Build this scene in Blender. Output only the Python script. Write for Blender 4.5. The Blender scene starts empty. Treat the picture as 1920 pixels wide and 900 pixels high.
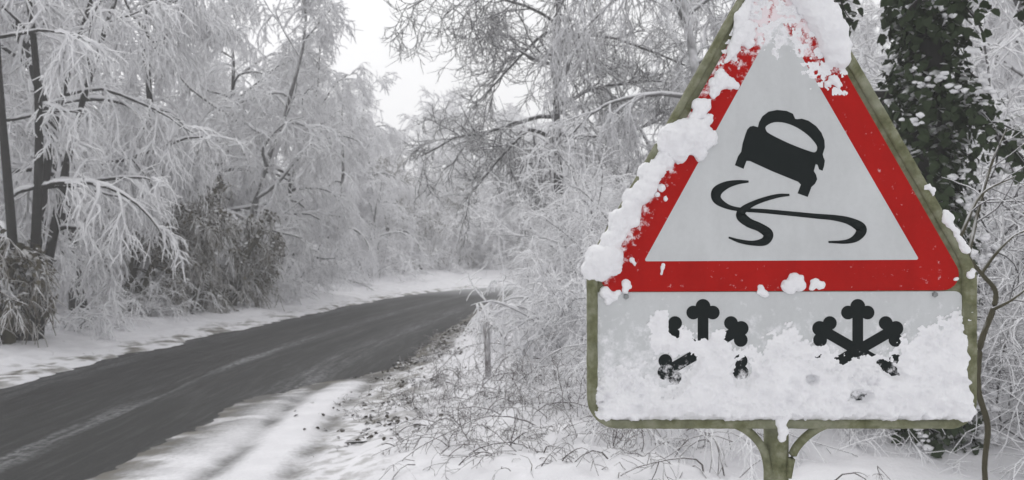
import bpy, bmesh, math, random
import numpy as np
from mathutils import Vector, Matrix

SC = bpy.context.scene
COL = SC.collection
R = math.radians

# ------------------------------------------------------------------ camera, sky, sun, exposure
CAM_H = 1.6
FPX = 1600.0           # focal length in photo pixels (photo is 1920 wide)
HOR = 470.0            # horizon row
cam_d = bpy.data.cameras.new('camera')
cam = bpy.data.objects.new('camera', cam_d)
COL.objects.link(cam)
cam.location = (0, 0, CAM_H)
cam.rotation_euler = (R(90), 0, 0)
cam_d.sensor_width = 36.0
cam_d.sensor_fit = 'HORIZONTAL'
cam_d.lens = 36.0 * FPX / 1920.0
cam_d.shift_y = (HOR - 450.0) / 1920.0
cam_d.clip_start = 0.05
cam_d.clip_end = 3000
cam_d.dof.use_dof = True
cam_d.dof.focus_distance = 1.72
cam_d.dof.aperture_fstop = 9.0
SC.camera = cam

SUN_EL, SUN_ROT = R(50), R(-25)
world = bpy.data.worlds.new('World')
SC.world = world
world.use_nodes = True
nt = world.node_tree
nt.nodes.clear()
sky = nt.nodes.new('ShaderNodeTexSky')
sky.sky_type = 'NISHITA'
sky.sun_disc = False
sky.sun_elevation = SUN_EL
sky.sun_rotation = SUN_ROT
sky.air_density = 1.0
sky.dust_density = 6.0
sky.ozone_density = 1.0
hs = nt.nodes.new('ShaderNodeHueSaturation')
hs.inputs['Saturation'].default_value = 0.10
# an overcast deck: the clear-sky gradient mostly evened out by cloud
mixw = nt.nodes.new('ShaderNodeMix')
mixw.data_type = 'RGBA'
mixw.inputs['Factor'].default_value = 0.80
mixw.inputs[7].default_value = (7.0, 7.02, 7.12, 1)
bg = nt.nodes.new('ShaderNodeBackground')
bg.inputs['Strength'].default_value = 0.15
wo = nt.nodes.new('ShaderNodeOutputWorld')
nt.links.new(sky.outputs[0], hs.inputs['Color'])
nt.links.new(hs.outputs[0], mixw.inputs[6])
nt.links.new(mixw.outputs[2], bg.inputs['Color'])
nt.links.new(bg.outputs[0], wo.inputs['Surface'])

sun_d = bpy.data.lights.new('sun', 'SUN')
sun_d.energy = 0.5
sun_d.angle = R(25)
sun_d.color = (1.0, 0.98, 0.95)
sun = bpy.data.objects.new('sun', sun_d)
COL.objects.link(sun)
# sun ahead and to the left of the camera, hidden by cloud
sun_dir = Vector((math.sin(SUN_ROT) * math.cos(SUN_EL), math.cos(SUN_ROT) * math.cos(SUN_EL), math.sin(SUN_EL)))
sun.rotation_euler = sun_dir.to_track_quat('Z', 'Y').to_euler()

SC.view_settings.view_transform = 'Standard'
SC.view_settings.look = 'None'
SC.view_settings.gamma = 1.0
SC.view_settings.exposure = 0.0
SC.view_settings.use_curve_mapping = False
SC.render.engine = 'CYCLES'
SC.cycles.use_denoising = True
SC.cycles.max_bounces = 9
SC.cycles.diffuse_bounces = 7
SC.cycles.glossy_bounces = 2
SC.cycles.transmission_bounces = 2
SC.cycles.volume_bounces = 2
SC.cycles.transparent_max_bounces = 4

rng = np.random.default_rng(11)

# ------------------------------------------------------------------ helpers
def tag(o, label=None, cat=None, group=None, kind=None):
    if label: o['label'] = label
    if cat: o['category'] = cat
    if group: o['group'] = group
    if kind: o['kind'] = kind
    return o

def empty(name, loc=(0, 0, 0), rz=0.0, s=1.0):
    o = bpy.data.objects.new(name, None)
    o.empty_display_size = 0.2
    COL.objects.link(o)
    o.location = loc
    o.rotation_euler = (0, 0, rz)
    o.scale = (s, s, s)
    return o

def mesh_np(name, V, F, smooth=True):
    """V (n,3); F (m,k) uniform faces or list of arrays of uniform faces"""
    me = bpy.data.meshes.new(name)
    V = np.asarray(V, np.float32)
    Fs = F if isinstance(F, list) else [F]
    Fs = [np.asarray(f, np.int32) for f in Fs if len(f)]
    nl = sum(f.size for f in Fs)
    nf = sum(len(f) for f in Fs)
    me.vertices.add(len(V)); me.vertices.foreach_set('co', V.ravel())
    me.loops.add(nl); me.loops.foreach_set('vertex_index', np.concatenate([f.ravel() for f in Fs]))
    me.polygons.add(nf)
    tot = np.concatenate([np.full(len(f), f.shape[1], np.int32) for f in Fs])
    st = np.concatenate([[0], np.cumsum(tot)[:-1]]).astype(np.int32)
    me.polygons.foreach_set('loop_start', st)
    me.update(calc_edges=True)
    if smooth:
        me.polygons.foreach_set('use_smooth', np.ones(nf, bool))
    return me

def obj(name, me, mat=None, parent=None):
    o = bpy.data.objects.new(name, me)
    COL.objects.link(o)
    if mat is not None and len(me.materials) == 0:
        me.materials.append(mat)
    if parent is not None:
        o.parent = parent
    return o

def copy_tree(root, loc, rz, s, label=None, group=None, cat=None):
    c = root.copy(); COL.objects.link(c)
    c.location = loc; c.rotation_euler = (0, 0, rz)
    c.scale = (s, s, s) if not isinstance(s, tuple) else s
    if label: c['label'] = label
    if group: c['group'] = group
    if cat: c['category'] = cat
    for ch in [k for k in bpy.data.objects if k.parent == root]:
        d = ch.copy(); COL.objects.link(d); d.parent = c
    return c

def norm(a):
    return a / np.maximum(np.linalg.norm(a, axis=-1, keepdims=True), 1e-9)

# value noise in numpy
def _hash(i, j, k, seed):
    h = (i * 374761393 + j * 668265263 + k * 2147483647 + seed * 1274126177) & 0xFFFFFFFF
    h = ((h ^ (h >> 13)) * 1274126177) & 0xFFFFFFFF
    return ((h ^ (h >> 16)) & 0xFFFF) / 65535.0

def vnoise(p, seed=0):
    p = np.asarray(p, float)
    if p.shape[-1] == 2:
        p = np.concatenate([p, np.zeros(p.shape[:-1] + (1,))], -1)
    i = np.floor(p).astype(np.int64); f = p - i
    f = f * f * (3 - 2 * f)
    r = 0
    for dx in (0, 1):
        for dy in (0, 1):
            for dz in (0, 1):
                w = (f[..., 0] if dx else 1 - f[..., 0]) * (f[..., 1] if dy else 1 - f[..., 1]) * (f[..., 2] if dz else 1 - f[..., 2])
                r = r + w * _hash(i[..., 0] + dx, i[..., 1] + dy, i[..., 2] + dz, seed)
    return r

def fbm(p, octv=4, seed=0, gain=0.5):
    p = np.asarray(p, float)
    a, t, r = 1.0, 0.0, 0.0
    for o in range(octv):
        r = r + a * vnoise(p * (2.03 ** o) + 17.3 * o, seed + o); t += a; a *= gain
    return r / t

def sstep(a, b, x):
    t = np.clip((x - a) / (b - a), 0, 1)
    return t * t * (3 - 2 * t)

# ------------------------------------------------------------------ materials
def new_mat(name):
    m = bpy.data.materials.new(name); m.use_nodes = True
    t = m.node_tree; t.nodes.clear()
    out = t.nodes.new('ShaderNodeOutputMaterial')
    b = t.nodes.new('ShaderNodeBsdfPrincipled')
    t.links.new(b.outputs[0], out.inputs[0])
    return m, t, b

def N(t, kind, **kw):
    n = t.nodes.new(kind)
    for k, v in kw.items():
        if k in n.inputs: n.inputs[k].default_value = v
        else: setattr(n, k, v)
    return n

def noise_node(t, scale, detail=3, rough=0.55, coord='Object', vec=None):
    n = N(t, 'ShaderNodeTexNoise', Scale=scale, Detail=detail, Roughness=rough)
    if vec is None:
        tc = N(t, 'ShaderNodeTexCoord'); vec = tc.outputs[coord]
    t.links.new(vec, n.inputs['Vector'])
    return n.outputs[0]

def ramp(t, src, stops):
    r = t.nodes.new('ShaderNodeValToRGB')
    e = r.color_ramp.elements
    while len(e) > 1: e.remove(e[-1])
    e[0].position = stops[0][0]; e[0].color = stops[0][1]
    for p, c in stops[1:]:
        k = e.new(p); k.color = c
    t.links.new(src, r.inputs[0])
    return r.outputs[0]

def maprange(t, src, a, b, c=0.0, d=1.0):
    m = N(t, 'ShaderNodeMapRange'); m.clamp = True
    m.inputs[1].default_value = a; m.inputs[2].default_value = b
    m.inputs[3].default_value = c; m.inputs[4].default_value = d
    t.links.new(src, m.inputs[0])
    return m.outputs[0]

def math_n(t, op, a, b):
    m = N(t, 'ShaderNodeMath', operation=op)
    for i, v in enumerate((a, b)):
        if isinstance(v, (int, float)): m.inputs[i].default_value = v
        else: t.links.new(v, m.inputs[i])
    return m.outputs[0]

def mixc(t, fac, a, b):
    m = N(t, 'ShaderNodeMix', data_type='RGBA')
    if isinstance(fac, (int, float)): m.inputs[0].default_value = fac
    else: t.links.new(fac, m.inputs[0])
    for s, v in ((6, a), (7, b)):
        if isinstance(v, tuple): m.inputs[s].default_value = v
        else: t.links.new(v, m.inputs[s])
    return m.outputs[2]

def bump(t, b, h, strength, dist):
    n = N(t, 'ShaderNodeBump', Strength=strength, Distance=dist)
    t.links.new(h, n.inputs['Height']); t.links.new(n.outputs[0], b.inputs['Normal'])

SNOW = (0.86, 0.86, 0.88, 1)

def snow_material(name, bscale=60, bdist=0.004, sss=0.0):
    m, t, b = new_mat(name)
    n1 = noise_node(t, bscale, 4, 0.6)
    n2 = noise_node(t, bscale * 0.13, 3)
    c = mixc(t, maprange(t, n2, 0.35, 0.7), (0.80, 0.80, 0.82, 1), (0.86, 0.86, 0.875, 1))
    t.links.new(c, b.inputs['Base Color'])
    b.inputs['Roughness'].default_value = 0.75
    b.inputs['Specular IOR Level'].default_value = 0.25
    if sss:
        b.inputs['Subsurface Weight'].default_value = sss
        b.inputs['Subsurface Radius'].default_value = (0.012, 0.013, 0.015)
        b.inputs['Subsurface Scale'].default_value = 1.0
    bump(t, b, n1, 0.7, bdist)
    return m

def frost_material(name, dark, snow, lo, hi, nscale, namp, patch=0.0):
    """bark with snow lying on the upper side of each twig, rime in patches"""
    m, t, b = new_mat(name)
    g = N(t, 'ShaderNodeNewGeometry')
    sx = N(t, 'ShaderNodeSeparateXYZ'); t.links.new(g.outputs['Normal'], sx.inputs[0])
    nz = sx.outputs[2]
    n1 = noise_node(t, nscale, 3)
    off = math_n(t, 'MULTIPLY', math_n(t, 'SUBTRACT', n1, 0.5), namp)
    v = math_n(t, 'ADD', nz, off)
    if patch:
        n3 = noise_node(t, 0.55, 2)
        v = math_n(t, 'ADD', v, math_n(t, 'MULTIPLY', math_n(t, 'SUBTRACT', n3, 0.5), patch))
    f = maprange(t, v, lo, hi)
    n2 = noise_node(t, nscale * 2.3, 3)
    bark = mixc(t, n2, tuple(x * 0.6 for x in dark[:3]) + (1,), tuple(min(1, x * 1.5) for x in dark[:3]) + (1,))
    t.links.new(mixc(t, f, bark, snow), b.inputs['Base Color'])
    b.inputs['Roughness'].default_value = 0.85
    b.inputs['Specular IOR Level'].default_value = 0.2
    return m

M = {}
M['snow_sign'] = snow_material('snow_on_sign', 220, 0.0018, 0.0)
M['snow'] = snow_material('snow_fresh', 30, 0.02)
M['bark'] = frost_material('frosted_bark', (0.12, 0.118, 0.118, 1), SNOW, -0.2, 0.5, 5, 1.3)
M['bark_dark'] = frost_material('dark_bark', (0.022, 0.021, 0.019, 1), SNOW, 0.32, 0.9, 6, 1.7)
M['bark_mossy'] = frost_material('mossy_bark', (0.055, 0.05, 0.03, 1), SNOW, 0.4, 0.9, 5, 1.2)
M['bark_rimed'] = frost_material('rimed_bark', (0.36, 0.355, 0.36, 1), SNOW, -0.4, 0.4, 4, 1.2)
M['twig_white'] = frost_material('snow_laden_twig', (0.45, 0.445, 0.45, 1), (0.92, 0.92, 0.935, 1), -0.95, -0.05, 3.0, 1.3, 1.0)
M['twig_grey'] = frost_material('rimed_twig', (0.26, 0.255, 0.26, 1), SNOW, -0.75, 0.3, 3.5, 1.0, 0.9)
M['twig_dark'] = frost_material('dark_twig', (0.07, 0.068, 0.07, 1), SNOW, -0.2, 0.9, 4, 1.0, 0.5)
M['twig_brown'] = frost_material('brown_twig', (0.15, 0.135, 0.11, 1), SNOW, -0.15, 0.9, 4, 1.2, 0.9)
M['bramble'] = frost_material('bramble_stem', (0.07, 0.058, 0.054, 1), SNOW, 0.35, 0.85, 9, 1.3)
M['ivy'] = frost_material('ivy_leaf', (0.026, 0.040, 0.017, 1), SNOW, 0.62, 1.05, 9, 1.5)
M['ivy_brown'] = frost_material('withered_ivy_leaf', (0.085, 0.075, 0.05, 1), SNOW, 0.25, 0.9, 2.5, 1.6)
M['grass'] = frost_material('dry_grass', (0.09, 0.078, 0.055, 1), SNOW, 0.3, 0.85, 8, 1.4)

def plain(name, col, rough=0.5, spec=0.4, nscale=None, namt=0.12, bdist=None):
    m, t, b = new_mat(name)
    if nscale:
        n = noise_node(t, nscale, 4, 0.6)
        c = mixc(t, n, tuple(x * (1 - namt) for x in col[:3]) + (1,), tuple(min(1, x * (1 + namt)) for x in col[:3]) + (1,))
        t.links.new(c, b.inputs['Base Color'])
        if bdist: bump(t, b, n, 0.5, bdist)
    else:
        b.inputs['Base Color'].default_value = col
    b.inputs['Roughness'].default_value = rough
    b.inputs['Specular IOR Level'].default_value = spec
    return m

M['bolt'] = plain('bolt_metal', (0.22, 0.23, 0.23, 1), 0.45, 0.5, 60, 0.2)

def dusted(name, col, rough, spec, weight, nscale=55, lo=0.5, hi=0.75, frost=(0.80, 0.80, 0.82, 1), grime=0.10):
    """sign sheeting with grime and a dusting of frost; weight(t, u, v) in photo pixels says where frost sticks"""
    m, t, b = new_mat(name)
    tc = N(t, 'ShaderNodeTexCoord')
    sp = N(t, 'ShaderNodeSeparateXYZ'); t.links.new(tc.outputs['Object'], sp.inputs[0])
    K_ = 1.7 / FPX
    u = math_n(t, 'ADD', math_n(t, 'DIVIDE', sp.outputs[0], K_), 1465.0)
    v = math_n(t, 'ADD', math_n(t, 'DIVIDE', math_n(t, 'SUBTRACT', CAM_H - SIGN_Z, sp.outputs[2]), K_), HOR)
    g1 = noise_node(t, 9, 4, 0.6); g2 = noise_node(t, 130, 2)
    mp = N(t, 'ShaderNodeMapping'); mp.inputs['Scale'].default_value = (30, 1, 3.5)
    t.links.new(tc.outputs['Object'], mp.inputs[0])
    g3 = noise_node(t, 1.0, 3, vec=mp.outputs[0])
    dirt = math_n(t, 'ADD', math_n(t, 'MULTIPLY', g1, 0.5), math_n(t, 'ADD', math_n(t, 'MULTIPLY', g2, 0.2), math_n(t, 'MULTIPLY', g3, 0.3)))
    c = mixc(t, maprange(t, dirt, 0.3, 0.7), tuple(x * (1 - grime) for x in col[:3]) + (1,), tuple(min(1, x * (1 + grime)) for x in col[:3]) + (1,))
    n = noise_node(t, nscale, 5, 0.65)
    f = maprange(t, math_n(t, 'ADD', n, weight(t, u, v)), lo, hi)
    t.links.new(mixc(t, f, c, frost), b.inputs['Base Color'])
    b.inputs['Roughness'].default_value = rough
    b.inputs['Specular IOR Level'].default_value = spec
    return m
SIGN_Z = 0.0      # set before the sign is built
def moss_material():
    m, t, b = new_mat('algae_covered_metal')
    n = noise_node(t, 38, 5, 0.65)
    n2 = noise_node(t, 9, 3)
    c = ramp(t, n, [(0.3, (0.085, 0.09, 0.045, 1)), (0.5, (0.16, 0.165, 0.095, 1)), (0.7, (0.27, 0.275, 0.20, 1))])
    c = mixc(t, maprange(t, n2, 0.45, 0.75, 0, 0.6), c, (0.27, 0.28, 0.22, 1))
    t.links.new(c, b.inputs['Base Color'])
    b.inputs['Roughness'].default_value = 0.9
    b.inputs['Specular IOR Level'].default_value = 0.2
    bump(t, b, n, 0.6, 0.002)
    return m
M['moss'] = moss_material()

# ------------------------------------------------------------------ road geometry (reference line = left edge of the asphalt)
LP = np.array([(-5.7, -8), (-5.7, 0), (-5.8, 6), (-5.9, 11), (-5.75, 14), (-5.45, 17.5), (-5.05, 21), (-4.4, 26), (-3.5, 31), (-1.3, 36.6),
               (3.5, 43.5), (12, 52), (25, 59), (44, 65), (80, 72)], float)

def catmull(P, per=24):
    P = np.asarray(P, float)
    Q = np.vstack([2 * P[0] - P[1], P, 2 * P[-1] - P[-2]])
    out = []
    for i in range(1, len(Q) - 2):
        t = np.linspace(0, 1, per, endpoint=False)[:, None]
        a, b, c, d = Q[i - 1], Q[i], Q[i + 1], Q[i + 2]
        out.append(0.5 * ((2 * b) + (c - a) * t + (2 * a - 5 * b + 4 * c - d) * t ** 2 + (3 * b - a - 3 * c + d) * t ** 3))
    out.append(P[-1:])
    return np.vstack(out)

LL = catmull(LP, 20)
LT = norm(np.gradient(LL, axis=0))
LNRM = np.stack([LT[:, 1], -LT[:, 0]], 1)       # points to the right of travel
LS = np.concatenate([[0], np.cumsum(np.linalg.norm(np.diff(LL, axis=0), axis=1))]) - 8.0   # s ~ y near the camera

def road_coords(P):
    """(s, lateral) of ground points (n,2); lateral 0 = left asphalt edge, + to the right"""
    P = np.asarray(P, float)
    s = np.empty(len(P)); d = np.empty(len(P))
    for a in range(0, len(P), 20000):
        q = P[a:a + 20000]
        D = ((q[:, None, :] - LL[None]) ** 2).sum(-1)
        k = D.argmin(1)
        v = q - LL[k]
        s[a:a + 20000] = LS[k] + (v * LT[k]).sum(1)
        d[a:a + 20000] = (v * LNRM[k]).sum(1)
    return s, d

WS = [(-10, 2.7), (5, 2.75), (8.4, 2.8), (9.0, 2.9), (10.0, 3.35), (11.5, 4.1), (13, 4.25), (18.3, 4.0), (22, 3.75), (27, 3.45), (33, 3.4), (100, 3.4)]
TR = [(-10, 4.5), (10, 4.5), (13, 4.4), (18, 4.15), (22, 3.95), (27, 3.65), (100, 3.6)]

def road_point(s, d):
    s = np.asarray(s, float); d = np.asarray(d, float)
    p = np.stack([np.interp(s, LS, LL[:, 0]), np.interp(s, LS, LL[:, 1])], -1)
    n = np.stack([np.interp(s, LS, LNRM[:, 0]), np.interp(s, LS, LNRM[:, 1])], -1)
    return p + n * d[..., None]

def zground(P):
    P = np.asarray(P, float)
    s, d = road_coords(P)
    w = np.interp(s, *zip(*WS)); tr = np.interp(s, *zip(*TR))
    e1 = (fbm(P * 1.1, 4, 3) - 0.5) * 1.0
    e2 = (fbm(P * np.array([3.5, 3.5]), 3, 9) - 0.5) * 0.35
    z = np.full(len(P), -0.05)
    # left verge: snow lip, gentle bank, wood floor
    dl = -d + e1 * 0.5 + e2
    left = 0.09 * sstep(-0.15, 0.35, dl) + 0.14 * sstep(0.3, 2.2, dl) + 0.35 * sstep(2.2, 7.0, dl)
    lump = (fbm(P * 2.2, 3, 21) - 0.45) * 0.16 * sstep(0.2, 1.2, dl) + (fbm(P * 7, 3, 22) - 0.5) * 0.05 * sstep(0.05, 0.5, dl)
    z = np.where(dl > -0.15, -0.05 + left + lump, z)
    # right: thin unploughed snow, then the bank
    dr = d - w + e1 * 0.40 + e2 * 0.2 + (fbm(P * 13, 2, 35) - 0.5) * 0.12
    thin = 0.10 * sstep(-0.6, 0.75, dr)
    # tyre tracks pressed into the unploughed snow
    trk = 0
    for off, wd in ((3.66, 0.10), (4.22, 0.10)):
        dd = d - off - 0.04 * np.sin(s * 1.3)
        trk = trk + np.exp(-(dd / wd) ** 2) * (0.75 + 0.5 * (fbm(P * np.array([5, 1.6]), 3, 31) - 0.5))
    thin = thin - 0.034 * np.clip(trk, 0, 1) * sstep(0.25, 0.6, dr)
    thin = thin + (fbm(P * 6, 3, 33) - 0.5) * 0.012 + (fbm(P * 1.7, 2, 34) - 0.5) * 0.02
    db = d - tr + e1 * 0.35
    bank = 0.05 * sstep(0, 0.25, db) + 0.20 * sstep(0.1, 1.7, db) + 0.30 * sstep(3.5, 9, db) + 0.7 * sstep(0.7, 3.2, db) * sstep(4.6, 8.5, s)
    lb = (fbm(P * 2.6, 3, 41) - 0.45) * 0.18 * sstep(0.1, 0.9, db) + (fbm(P * 9, 3, 42) - 0.45) * 0.07 * sstep(0, 0.4, db)
    right = -0.05 + thin + bank + lb
    z = np.where(dr > -0.6, np.maximum(z, right), z)
    # far side: the wood stands on slightly rising ground
    z = z + 0.0
    return z

def gz(x, y):
    return float(zground(np.array([[x, y]]))[0])

def grid_axis(segs):
    out = []
    for a, b, st in segs:
        n = max(1, int(round((b - a) / st)))
        out += list(np.linspace(a, b, n, endpoint=False))
    out.append(segs[-1][1])
    return np.array(out)

def build_ground():
    xs = grid_axis([(-240, -40, 20), (-40, -14, 1.5), (-14, -9, 0.15), (-9, 1.5, 0.05), (1.5, 4, 0.12), (4, 14, 0.5), (14, 40, 2), (40, 240, 20)])
    ys = grid_axis([(-60, -4, 4), (-4, 1.5, 0.5), (1.5, 4, 0.1), (4, 16, 0.05), (16, 26, 0.08), (26, 45, 0.16), (45, 70, 0.5), (70, 240, 10)])
    X, Y = np.meshgrid(xs, ys)
    P = np.stack([X.ravel(), Y.ravel()], 1)
    Z = zground(P)
    s, d = road_coords(P)
    nx, ny = len(xs), len(ys)
    i = np.arange(ny - 1)[:, None] * nx + np.arange(nx - 1)[None]
    F = np.stack([i, i + 1, i + nx + 1, i + nx], -1).reshape(-1, 4)
    me = mesh_np('ground', np.column_stack([P, Z]), F)
    # dirt: slush splashed by traffic along both asphalt edges, soil showing on the right verge edge
    w = np.interp(s, *zip(*WS)); tr = np.interp(s, *zip(*TR))
    n1 = fbm(P * np.array([3.0, 3.0]), 4, 51); n2 = fbm(P * 8, 3, 52)
    left = np.exp(-((d + 0.35) / 0.45) ** 2) * sstep(0.42, 0.66, n1 * 0.6 + n2 * 0.4) * 0.75
    rgt = np.exp(-((d - tr - 0.12) / 0.42) ** 2) * sstep(0.40, 0.62, n1 * 0.3 + fbm(P * 14, 3, 58) * 0.7) * 0.7 * sstep(3, 8, s)
    near = np.exp(-((d - w - 0.15) / 0.42) ** 2) * (0.25 + sstep(0.35, 0.7, n2) * 0.35)
    tk = 0
    for off in (3.66, 4.22):
        dd = d - off - 0.04 * np.sin(s * 1.3)
        tk = tk + np.exp(-(dd / 0.11) ** 2) * (0.20 + 0.22 * sstep(0.4, 0.65, n1)) * sstep(3, 6.5, s) * (d < tr)
    dirt = np.clip(left + rgt + near + 0.4 * tk, 0, 1)
    dr = d - w + (fbm(P * 1.1, 4, 3) - 0.5) * 0.55
    n4 = fbm(P * np.array([2.5, 5]), 3, 57)
    slush = (1 - sstep(0.15, 1.0, dr)) * (0.35 + 0.65 * sstep(0.3, 0.6, n4)) * (d > 1.5) * (d < tr + 0.5) * (0.8 + 0.2 * sstep(8, 9.8, s))
    a = me.attributes.new('slush', 'FLOAT', 'POINT'); a.data.foreach_set('value', np.clip(slush + 1.5 * tk, 0, 1).astype(np.float32))
    a = me.attributes.new('dirt', 'FLOAT', 'POINT')
    a.data.foreach_set('value', dirt.astype(np.float32))
    m, t, b = new_mat('snow_ground')
    at = N(t, 'ShaderNodeAttribute', attribute_name='dirt')
    n = noise_node(t, 22, 5, 0.65)
    n3 = noise_node(t, 3.2, 3)
    snow = mixc(t, maprange(t, n3, 0.35, 0.7), (0.74, 0.735, 0.76, 1), (0.83, 0.825, 0.85, 1))
    soil = mixc(t, n, (0.055, 0.05, 0.038, 1), (0.22, 0.205, 0.17, 1))
    f = maprange(t, math_n(t, 'ADD', at.outputs['Fac'], math_n(t, 'MULTIPLY', math_n(t, 'SUBTRACT', n, 0.5), 0.5)), 0.15, 0.75)
    at2 = N(t, 'ShaderNodeAttribute', attribute_name='slush')
    snow = mixc(t, maprange(t, math_n(t, 'ADD', at2.outputs['Fac'], math_n(t, 'MULTIPLY', math_n(t, 'SUBTRACT', n, 0.5), 0.4)), 0.05, 0.8), snow, (0.12, 0.12, 0.12, 1))
    t.links.new(mixc(t, f, snow, soil), b.inputs['Base Color'])
    b.inputs['Roughness'].default_value = 0.8
    b.inputs['Specular IOR Level'].default_value = 0.25
    bump(t, b, n, 0.6, 0.02)
    o = obj('snowy_ground', me, m)
    tag(o, kind='structure')

def build_road():
    offs = np.linspace(-0.9, 5.6, 27)
    V = []; UV = []
    for k in range(len(LL)):
        for o in offs:
            p = LL[k] + LNRM[k] * o
            crown = 0.03 * (1 - ((o - 2.3) / 3.3) ** 2) if abs(o - 2.3) < 3.3 else 0
            V.append((p[0], p[1], -0.02 + crown)); UV.append((o, LS[k]))
    nx = len(offs)
    i = np.arange(len(LL) - 1)[:, None] * nx + np.arange(nx - 1)[None]
    F = np.stack([i, i + 1, i + nx + 1, i + nx], -1).reshape(-1, 4)
    me = mesh_np('road', V, F)
    UV = np.array(UV)
    a = me.attributes.new('rc', 'FLOAT_VECTOR', 'POINT')
    a.data.foreach_set('vector', np.column_stack([UV, np.zeros(len(UV))]).astype(np.float32).ravel())
    m, t, b = new_mat('wet_asphalt')
    at = N(t, 'ShaderNodeAttribute', attribute_name='rc')
    sp = N(t, 'ShaderNodeSeparateXYZ'); t.links.new(at.outputs['Vector'], sp.inputs[0])
    u, v = sp.outputs[0], sp.outputs[1]
    mp = N(t, 'ShaderNodeMapping'); mp.inputs['Scale'].default_value = (2.6, 0.16, 1)
    t.links.new(at.outputs['Vector'], mp.inputs[0])
    streak = noise_node(t, 1.6, 5, 0.6, vec=mp.outputs[0])
    mp2 = N(t, 'ShaderNodeMapping'); mp2.inputs['Scale'].default_value = (7, 0.45, 1)
    t.links.new(at.outputs['Vector'], mp2.inputs[0])
    fine = noise_node(t, 2.0, 7, 0.7, vec=mp2.outputs[0])
    grain = noise_node(t, 55, 3)
    asph = mixc(t, grain, (0.016, 0.016, 0.016, 1), (0.044, 0.044, 0.043, 1))
    asph = mixc(t, maprange(t, streak, 0.4, 0.62, 0, 0.55), asph, (0.05, 0.05, 0.05, 1))
    asph = mixc(t, maprange(t, fine, 0.5, 0.68, 0, 0.6), asph, (0.085, 0.085, 0.086, 1))
    speck = noise_node(t, 16, 4, 0.7)
    # slush left between the wheel paths: ridges at given lateral offsets
    def band(c, wd):
        a1 = math_n(t, 'DIVIDE', math_n(t, 'SUBTRACT', u, c), wd)
        return math_n(t, 'POWER', 2.718, math_n(t, 'MULTIPLY', math_n(t, 'MULTIPLY', a1, a1), -1))
    bands = math_n(t, 'ADD', band(1.95, 0.14), math_n(t, 'MULTIPLY', band(3.35, 0.3), 0.8))
    bands = math_n(t, 'ADD', bands, math_n(t, 'MULTIPLY', band(0.1, 0.3), 0.7))
    sl = math_n(t, 'MULTIPLY', bands, maprange(t, math_n(t, 'ADD', math_n(t, 'MULTIPLY', streak, 0.6), math_n(t, 'MULTIPLY', fine, 0.4)), 0.44, 0.62))
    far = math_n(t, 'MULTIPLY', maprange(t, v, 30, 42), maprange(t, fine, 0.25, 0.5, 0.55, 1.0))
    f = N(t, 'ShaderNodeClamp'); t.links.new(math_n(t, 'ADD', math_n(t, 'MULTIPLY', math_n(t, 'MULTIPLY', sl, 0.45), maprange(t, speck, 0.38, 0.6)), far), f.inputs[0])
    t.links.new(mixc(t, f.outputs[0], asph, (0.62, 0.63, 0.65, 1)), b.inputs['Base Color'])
    t.links.new(maprange(t, streak, 0.35, 0.65, 0.55, 0.8), b.inputs['Roughness'])
    b.inputs['Specular IOR Level'].default_value = 0.1
    bump(t, b, grain, 0.8, 0.012)
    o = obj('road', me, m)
    tag(o, kind='structure')

build_ground()
build_road()

# ------------------------------------------------------------------ branch growing
def grow(start, dirs, length, n, g, droop=0.0, wander=0.15, lift=0.0):
    """N polylines grown step by step; droop bends them down, lift bends the tip back up"""
    Nn = len(start)
    pts = np.empty((Nn, n, 3)); pts[:, 0] = start
    d = norm(dirs.copy())
    step = (length / (n - 1))[:, None]
    w0 = g.normal(size=(Nn, 3))
    for i in range(1, n):
        w0 = 0.5 * w0 + g.normal(size=(Nn, 3))
        d = d + wander * w0
        d[:, 2] += (-droop + lift * (i / n)) * 1.0 / (n - 1) * 2
        d = norm(d)
        pts[:, i] = pts[:, i - 1] + d * step
    return pts

def taper(r0, n, end=0.25):
    t = np.linspace(0, 1, n)
    return r0[:, None] * (1 - (1 - end) * t)[None]

def spawn(paths, rad, lens, per, t0, t1, ang, asd, g, flat=0.0, up=0.0):
    Nn, n, _ = paths.shape
    idx = np.repeat(np.arange(Nn), per)
    # evenly jittered along the parent
    base = np.tile((np.arange(per) + 0.5) / per, Nn)
    t = t0 + (t1 - t0) * np.clip(base + g.uniform(-0.5, 0.5, len(idx)) / per, 0, 1)
    x = t * (n - 1); k = np.minimum(x.astype(int), n - 2); f = (x - k)[:, None]
    p = paths[idx, k] * (1 - f) + paths[idx, k + 1] * f
    tan = norm(paths[idx, k + 1] - paths[idx, k])
    v = g.normal(size=p.shape)
    v[:, 2] = v[:, 2] * (1 - flat) + up
    v = norm(v - (v * tan).sum(1, keepdims=True) * tan)
    a = R(1) * g.normal(ang, asd, len(idx))
    d = np.cos(a)[:, None] * tan + np.sin(a)[:, None] * v
    r = rad[idx, k] * (1 - f[:, 0]) + rad[idx, k + 1] * f[:, 0]
    return p, d, r, lens[idx], t, idx

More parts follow.
